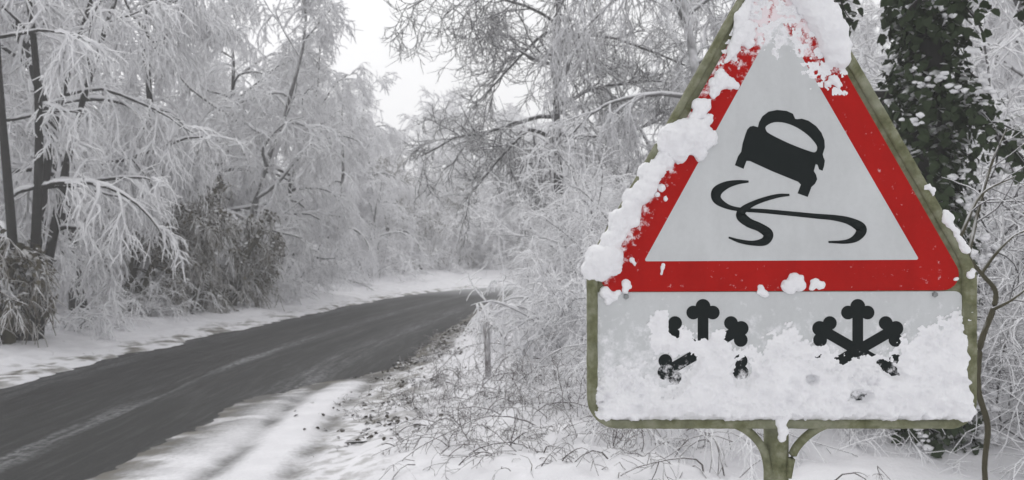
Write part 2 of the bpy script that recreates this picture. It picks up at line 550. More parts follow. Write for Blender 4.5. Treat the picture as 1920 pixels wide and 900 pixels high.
def tubes(paths, rad, sides):
    Nn, n, _ = paths.shape
    tan = norm(np.gradient(paths, axis=1))
    ref = np.zeros_like(tan); ref[..., 2] = 1
    steep = np.abs(tan[..., 2]) > 0.95
    ref[steep] = (1, 0, 0)
    a = norm(np.cross(tan, ref)); b = np.cross(a, tan)
    th = np.arange(sides) * 2 * np.pi / sides + np.pi / 2
    V = paths[:, :, None] + rad[:, :, None, None] * (np.cos(th)[:, None] * a[:, :, None] + np.sin(th)[:, None] * b[:, :, None])
    V = V.reshape(-1, 3)
    i = np.arange(Nn)[:, None, None] * n * sides + np.arange(n - 1)[None, :, None] * sides
    j = np.arange(sides)[None, None]; j2 = (j + 1) % sides
    F = np.stack([i + j, i + j2, i + sides + j2, i + sides + j], -1).reshape(-1, 4)
    return V, F

class Acc:
    def __init__(s): s.V = []; s.F = []; s.n = 0
    def add(s, V, F):
        s.V.append(V); s.F.append(np.asarray(F) + s.n); s.n += len(V)
    def tubes(s, p, r, k): s.add(*tubes(p, r, k))
    def mesh(s, name, smooth=True):
        by = {}
        for f in s.F: by.setdefault(f.shape[1], []).append(f)
        return mesh_np(name, np.vstack(s.V), [np.vstack(v) for v in by.values()], smooth)

def make_tree(seed, H=10.0, r0=0.18, clear=0.16, nl=16, nb=9, nt=8, ns=5, spread=3.6, droop=0.9, drp3=0.5, twr=0.011,
              bark='bark', twig='twig_white', stems=1, lean=0.05, el=(15, 60), lift=0.0, wander=0.13, kink=0.05, load=0.0):
    """returns root empty with children trunk, crown"""
    g = np.random.default_rng(seed)
    tr = Acc(); cr = Acc()
    st = np.zeros((stems, 3))
    dirs = np.zeros((stems, 3)); dirs[:, 2] = 1
    if stems > 1:
        az = np.arange(stems) * 2 * np.pi / stems + g.uniform(0, 0.8, stems)
        st[:, 0] = 0.22 * np.cos(az); st[:, 1] = 0.22 * np.sin(az); st[:, 2] = -0.1
        dirs[:, 0] = 0.13 * np.cos(az); dirs[:, 1] = 0.13 * np.sin(az)
    else:
        st[:, 2] = -0.15
        dirs[:, 0] = g.normal(0, lean); dirs[:, 1] = g.normal(0, lean)
    L0 = H * g.uniform(0.88, 1.0, stems)
    n0 = 14
    p0 = grow(st, dirs, L0, n0, g, 0, kink, 0.12)
    rr = np.full(stems, r0) * g.uniform(0.75, 1.0, stems)
    ra = taper(rr, n0, 0.12)
    ra[:, 0] *= 1.45; ra[:, 1] *= 1.08
    tr.tubes(p0, ra, 9)
    # limbs
    p, d, r, pl, t, _ = spawn(p0, ra, L0, max(3, nl // stems), clear, 0.98, 70, 6, g)
    e = R(el[0]) + (R(el[1]) - R(el[0])) * t ** 1.3 + g.normal(0, 0.12, len(t))
    az = np.arctan2(d[:, 1], d[:, 0])
    if stems == 1: az = np.arange(len(t)) * 2.39996 + g.normal(0, 0.35, len(t))
    d = np.stack([np.cos(az) * np.cos(e), np.sin(az) * np.cos(e), np.sin(e)], 1)
    prof = np.clip(0.55 + 0.45 * np.sin(np.pi * np.clip((t - clear) / (1 - clear), 0, 1) ** 0.8), 0, 1) * (1 - 0.45 * t ** 3)
    L1 = spread * prof * g.uniform(0.7, 1.1, len(t))
    p1 = grow(p, d, L1, 9, g, droop * 0.55, wander, lift)
    r1 = np.minimum(r * 0.62, 0.02 + 0.018 * L1)
    a1 = taper(r1, 9, 0.3)
    tr.tubes(p1, a1, 6)
    # branches
    p, d, r, pl, t, _ = spawn(p1, a1, L1, nb, 0.15, 1.0, 48, 12, g, 0.35, 0.1)
    L2 = pl * 0.48 * (1.05 - 0.55 * t) * g.uniform(0.7, 1.2, len(t)) + 0.15
    p2 = grow(p, d, L2, 7, g, droop, wander * 1.2, lift)
    a2 = taper(np.clip(r * 0.6, twr * 1.2, 0.03), 7, 0.45)
    cr.tubes(p2, a2, 5)
    # twigs
    p, d, r, pl, t, _ = spawn(p2, a2, L2, nt, 0.1, 1.0, 45, 14, g, 0.3, 0.0)
    L3 = pl * 0.5 * (1.05 - 0.5 * t) * g.uniform(0.6, 1.3, len(t)) + 0.12
    p3 = grow(p, d, L3, 5, g, drp3, wander * 1.5, lift)
    a3 = taper(np.clip(r * 0.75, twr * 0.9, twr * 1.5), 5, 0.55)
    cr.tubes(p3, a3, 4)
    if ns:
        p, d, r, pl, t, _ = spawn(p3, a3, L3, ns, 0.15, 1.0, 42, 14, g, 0.2, 0.0)
        L4 = pl * 0.5 * g.uniform(0.6, 1.3, len(t)) + 0.05
        p4 = grow(p, d, L4, 3, g, drp3, wander * 1.5, lift)
        a4 = taper(np.full(len(t), twr * 0.85), 3, 0.6)
        cr.tubes(p4, a4, 3)
    if not load: return tr.mesh('trunk_mesh'), cr.mesh('crown_mesh')
    sn = Acc()
    def ridge(pp, rr_, frac, k, sides):
        sel = g.uniform(0, 1, len(pp)) < frac
        q = pp[sel].copy(); w = rr_[sel] * k * g.uniform(0.8, 1.3, (sel.sum(), 1)) * g.uniform(0.7, 1.25, rr_[sel].shape)
        w[:, 0] *= 0.4; w[:, -1] *= 0.5
        q[:, :, 2] += rr_[sel] * 0.55 + w * 0.45
        sn.tubes(q, w, sides)
    ridge(p1, a1, 0.9, 0.9, 6)
    ridge(p2, a2, load, 1.5, 5)
    ridge(p3, a3, load * 0.6, 1.5, 4)
    return tr.mesh('trunk_mesh'), cr.mesh('crown_mesh'), sn.mesh('snow_load_mesh')

def tree_obj(name, meshes, loc, rz, s, label, group=None, bark='bark', twig='twig_white', cat='tree'):
    root = empty(name, loc, rz, s)
    tag(root, label, cat, group)
    obj('trunk', meshes[0], M[bark], root)
    obj('crown', meshes[1], M[twig], root)
    if len(meshes) > 2: tag(obj('snow_load', meshes[2], M['snow'], root), kind='stuff')
    return root

def at(px, d):
    return (px - 960.0) / FPX * d

# ---- the wood
TREES = []
mA = make_tree(1, H=11, r0=0.17, clear=0.10, nl=20, nb=9, nt=8, ns=5, spread=3.6, droop=1.0, drp3=0.6, twr=0.017, load=0.75)
mB = make_tree(2, H=10, r0=0.15, clear=0.12, nl=18, nb=9, nt=8, ns=5, spread=3.2, droop=1.3, drp3=0.9, twr=0.017, load=0.75)
mC = make_tree(3, H=9.5, r0=0.13, clear=0.06, nl=20, nb=8, nt=8, ns=4, spread=2.8, droop=0.6, drp3=0.4, twr=0.016, el=(25, 65), load=0.6)
mD = make_tree(4, H=10, r0=0.10, clear=0.14, nl=24, nb=7, nt=7, ns=4, spread=2.6, droop=0.8, drp3=0.6, twr=0.017, stems=6, lean=0, kink=0.025, load=0.7)
# far, cheap
mF = make_tree(5, H=9.5, r0=0.16, clear=0.08, nl=16, nb=8, nt=9, ns=0, spread=3.4, droop=0.8, drp3=0.5, twr=0.030)
mG = make_tree(6, H=8.5, r0=0.12, clear=0.05, nl=16, nb=8, nt=9, ns=0, spread=2.8, droop=0.5, drp3=0.3, twr=0.026, el=(25, 70))

def T(name, mm, px, d, rz, s, label, bark='bark', twig='twig_white', group=None):
    x = at(px, d)
    return tree_obj(name, mm, (x, d, gz(x, d) - 0.05), rz, s, label, group, bark, twig)

T('frosted_tree', mD, 40, 13.6, 0.3, 0.95, 'tall multi-stemmed frosted tree with dark bare stems at the far left edge', 'bark_dark', 'twig_white')
G0 = 'snow-laden trees along the left side of the road'
T('frosted_tree', mA, 150, 17.5, 1.0, 1.0, 'big snow-laden tree with white drooping branches, right of the dark stems', 'bark_dark', 'twig_white', G0)
T('frosted_tree', mB, 330, 20.5, 2.1, 1.0, 'snow-laden tree rising behind the brown ivy-clad stump left of the road', 'bark_dark', 'twig_white', G0)
T('frosted_tree', mC, 455, 24.0, 0.4, 1.05, 'dense grey-white frosted tree beside the road, right of the brown ivy', 'bark', 'twig_white', G0)
T('frosted_tree', mA, 520, 28.0, 3.7, 0.88, 'tall frosted tree whose crown reaches the left edge of the sky gap', 'bark', 'twig_white', G0)
T('frosted_tree', mB, 625, 34.0, 5.2, 0.9, 'pale frosted tree just below the bright gap of sky', 'bark', 'twig_white', G0)
T('frosted_tree', mC, 705, 40.0, 2.9, 0.85, 'hazy white tree before the bend, left of the brownish clump', 'bark', 'twig_white', G0)


# brownish willow-like clump at the bend and the pale trees beyond it
T('frosted_tree', mG, 790, 47.0, 1.3, 0.85, 'brownish grey twiggy tree clump standing at the bend of the road', 'bark_dark', 'twig_brown')
T('frosted_tree', mG, 860, 52.0, 4.0, 0.80, 'smaller brownish tree right of the clump at the bend', 'bark_dark', 'twig_brown')
T('frosted_tree', mF, 940, 62.0, 4.0, 0.95, 'hazy white tree directly above the end of the visible road', 'bark', 'twig_white')

G2 = 'pale far trees closing the view beyond the bend'
for mm_, px, d, rz, sc, lab in ((mB, 742, 44.0, 0.7, 1.05, 'pale drooping tree under the right part of the sky gap'),
                                (mF, 672, 50.0, 2.0, 1.25, 'tall pale tree behind the hazy white tree before the bend'),
                                (mF, 775, 58.0, 3.1, 1.38, 'tall faint tree rising behind the brownish clump'),
                                (mF, 832, 64.0, 4.3, 1.42, 'faint white tree showing above the smaller brownish tree'),
                                (mF, 893, 67.0, 5.5, 1.42, 'faint white tree left of the dark-twigged trunk, far beyond the bend'),
                                (mF, 985, 70.0, 0.9, 1.42, 'faint far tree directly left of the dark-twigged trunk'),
                                (mA, 385, 26.0, 4.9, 1.0, 'tall snow-laden tree filling the top edge left of the sky gap')):
    T('frosted_tree', mm_, px, d, rz, sc, lab, 'bark_rimed', 'twig_white', G2)

# the central tree right of the road, dark twigs against the sky
mCen = make_tree(14, H=13.0, r0=0.20, clear=0.27, nl=26, nb=9, nt=9, ns=5, spread=5.4, droop=0.6, drp3=0.2, twr=0.012, el=(4, 50), lift=0.35, wander=0.17, kink=0.02)
T('frosted_tree', mCen, 1047, 24.0, 2.5, 1.0, 'tall dark-twigged tree with straight trunk right of the bend, against the sky', 'bark_dark', 'twig_dark')
mDr = make_tree(23, H=10.5, r0=0.15, clear=0.30, nl=16, nb=9, nt=8, ns=5, spread=4.0, droop=0.9, drp3=0.8, twr=0.010, el=(10, 55), wander=0.16)
G1 = 'frosted trees behind the road sign'
T('frosted_tree', mDr, 1345, 14.0, 0.6, 1.0, 'grey frosted tree whose drooping branches hang just left of the sign', 'bark', 'twig_grey', G1)
T('frosted_tree', mC, 1190, 24.0, 0.9, 1.0, 'grey frosted tree between the dark-twigged tree and the sign', 'bark', 'twig_white', G1)
T('frosted_tree', mB, 1850, 11.0, 4.4, 0.95, 'grey twiggy tree standing behind the ivy-clad trunk at the right', 'bark', 'twig_dark', G1)
T('frosted_tree', mC, 1990, 8.5, 2.4, 0.8, 'grey twiggy tree at the right edge of the photo', 'bark', 'twig_dark', G1)
T('frosted_tree', mA, 1500, 26.0, 2.2, 0.9, 'frosted tree glimpsed above the apex of the sign', 'bark', 'twig_grey', G1)

# woodland behind: a mass nobody could count
def merged(name, mm, bark, twig):
    bm = bmesh.new()
    bm.from_mesh(mm[0])
    k = len(bm.faces)
    bm.from_mesh(mm[1])
    bm.faces.ensure_lookup_table()
    for i, f in enumerate(bm.faces):
        f.smooth = True
        f.material_index = 0 if i < k else 1
    me = bpy.data.meshes.new(name); bm.to_mesh(me); bm.free()
    me.materials.append(M[bark]); me.materials.append(M[twig])
    return bpy.data.objects.new(name, me)

def scatter(name, src, P, scl, rots, label):
    me = bpy.data.meshes.new(name)
    me.from_pydata([tuple(p) for p in P], [], [])
    a = me.attributes.new('scl', 'FLOAT', 'POINT'); a.data.foreach_set('value', np.asarray(scl, np.float32))
    a = me.attributes.new('rot', 'FLOAT_VECTOR', 'POINT')
    rv = np.zeros((len(P), 3), np.float32); rv[:, 2] = rots
    a.data.foreach_set('vector', rv.ravel())
    o = obj(name, me)
    ng = bpy.data.node_groups.new(name, 'GeometryNodeTree')
    ng.interface.new_socket('Geometry', in_out='INPUT', socket_type='NodeSocketGeometry')
    ng.interface.new_socket('Geometry', in_out='OUTPUT', socket_type='NodeSocketGeometry')
    gi = ng.nodes.new('NodeGroupInput'); go = ng.nodes.new('NodeGroupOutput')
    ip = ng.nodes.new('GeometryNodeInstanceOnPoints')
    oi = ng.nodes.new('GeometryNodeObjectInfo'); oi.inputs['Object'].default_value = src; oi.inputs['As Instance'].default_value = True
    na = ng.nodes.new('GeometryNodeInputNamedAttribute'); na.data_type = 'FLOAT'; na.inputs[0].default_value = 'scl'
    nr = ng.nodes.new('GeometryNodeInputNamedAttribute'); nr.data_type = 'FLOAT_VECTOR'; nr.inputs[0].default_value = 'rot'
    L = ng.links.new
    L(gi.outputs[0], ip.inputs['Points']); L(oi.outputs['Geometry'], ip.inputs['Instance'])
    L(na.outputs[0], ip.inputs['Scale']); L(nr.outputs[0], ip.inputs['Rotation'])
    L(ip.outputs[0], go.inputs[0])
    md = o.modifiers.new('scatter', 'NODES'); md.node_group = ng
    tag(o, label, kind='stuff')
    return o

def wood_points(g, n, fn):
    out = []
    while len(out) < n:
        p = fn(g)
        if p is not None: out.append(p)
    P = np.array(out)
    return np.column_stack([P, zground(P) - 0.05])

srcF = merged('far_tree_form', mF, 'bark_rimed', 'twig_white')
srcG = merged('far_thicket_form', mG, 'bark_rimed', 'twig_white')
gW = np.random.default_rng(77)
def left_wood(g):
    s = g.uniform(10, 62); d = -g.uniform(5.2, 16)
    k = np.searchsorted(LS, s); k = min(k, len(LS) - 1)
    p = LL[k] + LNRM[k] * d
    return p if p[1] > 9 and abs(p[0] / max(p[1], 1)) < 0.9 else None
def far_wood(g):
    x = g.uniform(-14, 40); y = g.uniform(64, 82)
    return np.array([x, y])
def right_wood(g):
    x = g.uniform(2.0, 30); y = g.uniform(13, 46)
    s_, d_ = road_coords(np.array([[x, y]]))
    if d_[0] < 9 or x / y < 0.13: return None
    return np.array([x, y])
for nm, fn, src, cnt, sc, lab in (
        ('woodland', left_wood, srcF, 38, (0.9, 1.2), 'frosted woodland filling the space behind the roadside trees on the left'),
        ('woodland', left_wood, srcG, 50, (0.6, 1.05), 'frosted woodland thicket filling the gaps on the left of the road'),
        ('woodland', far_wood, srcF, 30, (0.75, 1.05), 'pale hazy woodland beyond the bend of the road'),
        ('woodland', right_wood, srcG, 36, (0.7, 1.1), 'grey frosted woodland behind the road sign')):
    P = wood_points(gW, cnt, fn)
    scatter(nm, src, P, gW.uniform(*sc, cnt), gW.uniform(0, 6.28, cnt), lab)

# ------------------------------------------------------------------ shrubs, brambles, grass
def make_bush(seed, n=16, h=1.6, spread=0.5, droop=1.3, nb=9, nt=7, rad=0.012, twr=0.008, base=0.35, wan=0.10, load=False):
    g = np.random.default_rng(seed)
    az = g.uniform(0, 2 * np.pi, n); q = base * np.sqrt(g.uniform(0, 1, n))
    st = np.stack([q * np.cos(az), q * np.sin(az), np.full(n, -0.08)], 1)
    az2 = az + g.normal(0, 0.5, n); sp = spread * g.uniform(0.4, 1.4, n)
    d = np.stack([sp * np.cos(az2), sp * np.sin(az2), np.ones(n)], 1)
    L = h * g.uniform(0.6, 1.2, n)
    a, b = Acc(), Acc()
    p1 = grow(st, d, L, 10, g, droop, wan)
    r1 = taper(np.full(n, rad) * g.uniform(0.7, 1.3, n), 10, 0.45)
    a.tubes(p1, r1, 6)
    p, dd, r, pl, t, _ = spawn(p1, r1, L, nb, 0.2, 1.0, 48, 14, g, 0.2, 0.1)
    L2 = pl * 0.38 * (1.1 - 0.6 * t) * g.uniform(0.6, 1.3, len(t))
    p2 = grow(p, dd, L2, 6, g, droop * 0.6, 0.07 + wan)
    r2 = taper(np.clip(r * 0.7, twr, 1), 6, 0.5)
    b.tubes(p2, r2, 5)
    p2s, r2s = p2, r2
    if nt:
        p, dd, r, pl, t, _ = spawn(p2, r2, L2, nt, 0.15, 1.0, 45, 14, g, 0.1, 0.1)
        L3 = pl * 0.45 * g.uniform(0.6, 1.3, len(t)) + 0.03
        p3 = grow(p, dd, L3, 4, g, droop * 0.4, 0.1 + wan)
        b.tubes(p3, taper(np.full(len(t), twr * 0.8), 4, 0.6), 4)
    if not load: return a.mesh('stems_mesh'), b.mesh('twigs_mesh')
    sn = Acc()
    for pp, rr_, k, sides in ((p1, r1, 1.6, 6), (p2s, r2s, 1.9, 5)):
        w = rr_ * k * g.uniform(0.7, 1.4, (len(pp), 1)) * g.uniform(0.6, 1.3, rr_.shape)
        w[:, 0] *= 0.3; w[:, -1] *= 0.5
        q = pp.copy(); q[:, :, 2] += rr_ * 0.5 + w * 0.4
        sn.tubes(q, w, sides)
    return a.mesh('stems_mesh'), b.mesh('twigs_mesh'), sn.mesh('snow_load_mesh')

def shrub(name, mm, x, y, rz, s, label, group=None, bark='bark', twig='twig_white', cat='shrub'):
    root = empty(name, (x, y, gz(x, y) - 0.03), rz)
    root.scale = s if isinstance(s, tuple) else (s, s, s)
    tag(root, label, cat, group)
    obj('stems', mm[0], M[bark], root)
    obj('twigs', mm[1], M[twig], root)
    if len(mm) > 2: tag(obj('snow_load', mm[2], M['snow'], root), kind='stuff')
    return root

b1 = make_bush(31, 20, 1.7, 0.6, 1.4, 9, 7, 0.016, 0.011, load=True)
b2 = make_bush(32, 16, 2.2, 0.45, 0.9, 9, 7, 0.016, 0.011)
b3 = make_bush(33, 22, 1.2, 0.8, 2.2, 8, 6, 0.014, 0.011, 0.5, load=True)
GL = 'snow-covered shrubs along the foot of the left-hand trees'
for mm, px, d, rz, s, lab, tw in (
        (b3, 30, 14.6, 0, 1.0, 'low snow-covered shrub arching over at the far left verge', 'twig_white'),
        (b1, 110, 15.0, 1, 0.85, 'rounded snow-laden bush right of the dark stems at the left verge', 'twig_white'),
        (b3, 190, 16.0, 2, 1.0, 'spreading snowy bramble bush below the big drooping tree', 'twig_white'),
        (b2, 250, 18.0, 3, 0.8, 'upright frosted shrub at the foot of the dark ivy trunk', 'twig_white'),
        (b1, 340, 19.5, 4, 0.9, 'grey shrub in front of the brown ivy clump', 'twig_grey'),
        (b2, 420, 22.0, 5, 1.0, 'grey upright shrub right of the brown ivy clump', 'twig_white'),
        (b1, 490, 25.0, 0.5, 1.1, 'frosted bush below the dense grey-white roadside tree', 'twig_white'),
        (b2, 560, 29.5, 1.5, 1.2, 'frosted bush below the tree that reaches the sky gap', 'twig_white'),
        (b1, 630, 34.0, 2.5, 1.3, 'hazy bush at the foot of the pale tree under the sky gap', 'twig_white'),
        (b2, 690, 38.0, 3.5, 1.4, 'hazy bush left of the brownish clump at the bend', 'twig_white'),
        (b1, 750, 42.5, 4.5, 1.5, 'brown-grey bush under the brownish clump at the bend', 'twig_brown'),
        (b2, 820, 48.0, 5.5, 1.5, 'brown-grey bush at the bend, right of the clump', 'twig_brown'),
        (b1, 885, 54.0, 0.2, 1.6, 'far bush at the outside of the bend', 'twig_brown'),
        (b2, 950, 61.0, 1.2, 1.7, 'farthest bush above the end of the visible road', 'twig_grey')):
    shrub('frosted_shrub', mm, at(px, d), d, rz, s, lab, GL, 'bark', tw)

b6 = make_bush(36, 34, 1.35, 0.42, 1.2, 10, 8, 0.012, 0.009, 0.40, load=True)
b7 = make_bush(37, 26, 1.9, 0.6, 0.9, 12, 12, 0.006, 0.0036, 0.5, 0.22)
b8 = make_bush(38, 22, 1.5, 0.8, 1.4, 12, 12, 0.006, 0.0036, 0.5, 0.22)
GR = 'frosted shrubs on the right-hand bank'
b4 = make_bush(34, 22, 1.9, 0.7, 1.5, 10, 8, 0.012, 0.008, 0.45, load=True)
b5 = make_bush(35, 18, 2.3, 0.4, 0.7, 10, 8, 0.012, 0.008, 0.4)
for mm, px, d, rz, s, lab, tw in (
        (b4, 1058, 21.0, 0, 0.7, 'white frosted shrub at the road edge where the bend disappears', 'twig_white'),
        (b4, 1065, 17.0, 1, 0.7, 'snow-covered shrub arching over the bank left of the sign', 'twig_white'),
        (b5, 1090, 17.5, 2, 1.1, 'upright frosted shrub behind the lower left corner of the triangle', 'twig_white'),
        (b8, 1095, 7.4, 3, 0.55, 'low snowy shrub just left of the rectangular plate', 'twig_white'),
        (b5, 1160, 13.0, 4, 1.15, 'grey frosted shrub left of the snowy edge of the triangle', 'twig_grey'),
        (b7, 1270, 7.0, 5, 0.95, 'frosted shrub seen below the plate, left of the post', 'twig_grey'),
        (b8, 1390, 6.2, 0.7, 1.0, 'grey frosted shrub seen below the plate beside the post', 'twig_grey'),
        (b8, 1545, 6.8, 1.7, 0.85, 'frosted shrub seen below the plate, right of the post', 'twig_dark'),
        (b7, 1880, 6.3, 2.7, 1.35, 'tall grey twiggy shrub right of the sign plate', 'twig_dark'),
        (b7, 1950, 5.8, 3.7, 1.2, 'grey frosted shrub at the lower right corner', 'twig_dark'),
        (b6, 1104, 8.4, 0.3, 0.80, 'white snow-heaped bush rising right against the left side of the sign', 'twig_white'),
        (b6, 1072, 10.4, 1.6, 0.72, 'white bush second from the sign in the snowy hedge', 'twig_white'),
        (b6, 1040, 12.8, 2.9, 0.66, 'white bush third from the sign in the snowy hedge', 'twig_white'),
        (b6, 1034, 15.5, 4.2, 0.55, 'lowest white bush at the roadward end of the snowy hedge', 'twig_white'),
        (b4, 1050, 25.0, 4.1, 0.7, 'farthest white shrub on the inside of the bend', 'twig_white'),
        (b8, 1020, 9.8, 5.1, 0.45, 'white snow-heaped shrub behind the pale sapling', 'twig_white'),
        (b5, 1130, 21.0, 0.1, 1.3, 'tall pale shrub between the dark-twigged trunk and the triangle', 'twig_white'),
        (b4, 1060, 27.0, 1.1, 1.3, 'hazy white shrub at the foot of the dark-twigged tree', 'twig_white'),
        (b5, 1040, 30.0, 1.8, 1.0, 'hazy shrub on the inside of the bend left of the dark-twigged trunk', 'twig_grey'),
        (b7, 1690, 8.4, 3.1, 1.2, 'grey shrub left of the ivy-clad trunk, mostly behind the sign', 'twig_dark'),
        (b8, 1470, 6.4, 2.2, 0.9, 'low frosted shrub directly behind the post', 'twig_grey'),
        (b8, 1950, 6.8, 0.9, 0.9, 'low fine-twigged shrub right of the ivy trunk and the plate', 'twig_dark'),
        (b5, 1800, 8.2, 4.7, 1.3, 'grey twiggy shrub behind the ivy-clad trunk', 'twig_dark')):
    shrub('frosted_shrub', mm, at(px, d), d, rz, s, lab, GR, 'bark', tw)

# thin arching brambles on the snowy bank
def make_bramble(seed, n=9, L=1.3):
    g = np.random.default_rng(seed)
    az = g.uniform(0, 2 * np.pi, n)
    st = np.stack([0.25 * g.normal(size=n), 0.25 * g.normal(size=n), np.full(n, -0.04)], 1)
    d = np.stack([0.8 * np.cos(az), 0.8 * np.sin(az), g.uniform(0.4, 1.1, n)], 1)
    ln = L * g.uniform(0.5, 1.2, n)
    a, b = Acc(), Acc()
    p1 = grow(st, d, ln, 12, g, 1.7, 0.15)
    r1 = taper(g.uniform(0.0035, 0.007, n), 12, 0.25)
    a.tubes(p1, r1, 6)
    p, dd, r, pl, t, _ = spawn(p1, r1, ln, 5, 0.2, 0.95, 52, 15, g, 0.1, 0.3)
    L2 = pl * 0.22 * g.uniform(0.5, 1.3, len(t))
    b.tubes(grow(p, dd, L2, 5, g, 0.5, 0.15), taper(np.clip(r * 0.7, 0.003, 1), 5, 0.5), 4)
    return a.mesh('bramble_stems'), b.mesh('bramble_shoots')
br = [make_bramble(61), make_bramble(62, 7, 1.6), make_bramble(63, 12, 0.9)]
def bramble(k, px, d, rz, s, lab):
    x = at(px, d)
    root = empty('bramble', (x, d, gz(x, d)), rz, s)
    tag(root, lab, 'bramble', 'brambles on the snowy bank')
    obj('stems', br[k][0], M['bramble'], root); tag(obj('shoots', br[k][1], M['bramble'], root), kind='stuff')
for k, px, d, rz, s, lab in (
        (0, 790, 8.8, 0.2, 0.8, 'dark bramble poking through the snow at the edge of the tyre tracks'),
        (2, 850, 9.6, 1.2, 0.9, 'tangled bramble left of the wooden stake'),
        (1, 990, 7.6, 2.3, 0.9, 'long arching bramble between the wooden stake and the sign plate'),
        (0, 890, 7.0, 3.4, 0.9, 'bramble on the bank below the wooden stake'),
        (2, 820, 6.6, 4.4, 0.9, 'low bramble at the lower edge of the photo right of the fallen stick'),
        (1, 1040, 6.2, 5.5, 0.9, 'bramble arching in front of the lower left corner of the plate'),
        (0, 960, 5.7, 0.9, 0.9, 'thin bramble at the bottom edge of the photo, mid-bank'),
        (2, 1110, 5.2, 1.9, 0.9, 'bramble at the bottom edge below the lower left corner of the plate'),
        (1, 1250, 5.0, 2.9, 0.8, 'bramble below the plate, left of the post'),
        (2, 1580, 4.6, 3.9, 0.8, 'bramble below the plate, right of the post'),
        (0, 1330, 5.8, 4.9, 0.9, 'tangled bramble just left of the post'),
        (0, 770, 7.6, 2.0, 0.7, 'small dark bramble right of the fallen stick'),
        (1, 870, 8.2, 1.0, 0.8, 'dark bramble immediately left of the wooden stake'),
        (2, 940, 6.6, 5.0, 0.8, 'dense low bramble in front of the pale sapling'),
        (0, 1050, 8.4, 3.0, 0.9, 'dark bramble on the bank close to the left side of the plate'),
        (2, 1010, 5.2, 3.3, 0.7, 'small bramble at the bottom edge between sapling and plate'),
        (0, 860, 5.8, 4.1, 0.7, 'small bramble at the bottom edge left of mid-bank'),
        (1, 1180, 6.8, 0.8, 0.9, 'bramble arching behind the lower left corner of the plate'),
        (2, 840, 12.5, 5.9, 0.5, 'bramble on the verge edge far beyond the wooden stake'),
        (0, 935, 11.0, 0.4, 0.6, 'bramble behind the wooden stake'),
        (1, 1020, 9.5, 4.0, 1.0, 'frosted bramble right behind the pale sapling')):
    bramble(k, px, d, rz, s, lab)

b9 = make_bush(39, 15, 1.0, 0.75, 0.7, 7, 5, 0.006, 0.0035, 0.35, 0.20)
GT = 'tangled upright twigs on the snowy bank'
for px, d, rz, s_, lab in ((800, 8.0, 0, 0.55, 'small twig tangle at the edge of the packed snow, near the fallen stick'),
                           (865, 9.2, 1, 0.55, 'twig tangle left of the wooden stake'),
                           (968, 7.5, 2, 0.65, 'twig tangle in front of the sapling, right of the wooden stake'),
                           (1010, 7.0, 3, 0.62, 'tall twig tangle midway between sapling and plate'),
                           (1060, 6.4, 4, 0.58, 'twig tangle against the lower left corner of the plate'),
                           (885, 6.3, 5, 0.6, 'low twig tangle near the bottom edge below the stake'),
                           (985, 5.6, 0.5, 0.6, 'low twig tangle near the bottom edge below the sapling'),
                           (1130, 5.6, 1.5, 0.7, 'twig tangle at the bottom edge under the left part of the plate'),
                           (840, 11.5, 2.5, 0.42, 'distant twig tangle on the verge beyond the stake'),
                           (905, 13.5, 3.5, 0.34, 'farthest twig tangle on the verge before the bend')):
    shrub('twig_tangle', b9, at(px, d), d, rz, s_, lab, GT, 'bramble', 'bramble', 'shrub')

# grass blades and dead stalks sticking out of the snow
def build_grass():
    g = np.random.default_rng(91)
    pts = []
    def band(n, s0, s1, d0, d1, base):
        s = g.uniform(s0, s1, n); d = g.uniform(d0, d1, n)
        if base == 'tr': d = d + np.interp(s, *zip(*TR))
        p = road_point(s, d)
        keep = fbm(p * 1.6, 3, 71) > 0.5
        pts.append(p[keep])
    band(2600, 6, 22, -0.2, 0.55, 'tr')
    band(5000, 7.5, 15, -0.15, 0.75, 'tr')
    band(1500, 3, 20, 0.3, 2.4, 'tr')
    band(1500, 8, 30, -0.9, 0.0, 'L')
    band(900, 8, 30, -2.6, -0.9, 'L')
    P = np.vstack(pts)
    z = zground(P)
    st = np.column_stack([P, z - 0.02])
    n = len(P)
    d = np.column_stack([g.normal(0, 0.6, n), g.normal(0, 0.6, n), np.ones(n)])
    p1 = grow(st, d, g.uniform(0.05, 0.20, n), 4, g, 1.3, 0.25)
    V, F = tubes(p1, taper(g.uniform(0.002, 0.004, n), 4, 0.4), 3)
    o = obj('dry_grass', mesh_np('dry_grass', V, F), M['grass'])
    tag(o, 'dry grass blades poking through the snow along the verges', 'grass', kind='stuff')
build_grass()

def build_litter():
    g = np.random.default_rng(97)
    n = 2200
    sv = g.uniform(6.5, 19, n); d = np.interp(sv, *zip(*TR)) + g.normal(0.15, 0.33, n)
    P = road_point(sv, d)
    P = P[fbm(P * 2.6, 3, 73) > 0.51]
    n = len(P)
    Q = np.column_stack([P, zground(P) + 0.012])
    nr = norm(np.column_stack([g.normal(0, 0.5, n), g.normal(0, 0.5, n), np.ones(n)]))
    V, F = leaves(Q, nr, g.uniform(0.02, 0.055, n), g)
    o = obj('leaf_litter', mesh_np('leaf_litter', V, F, False), frost_material('dead_leaf', (0.05, 0.042, 0.032, 1), SNOW, 0.7, 1.15, 9, 1.4))
    tag(o, 'dark dead leaves scattered on the snow along the right edge of the road', 'leaves', kind='stuff')

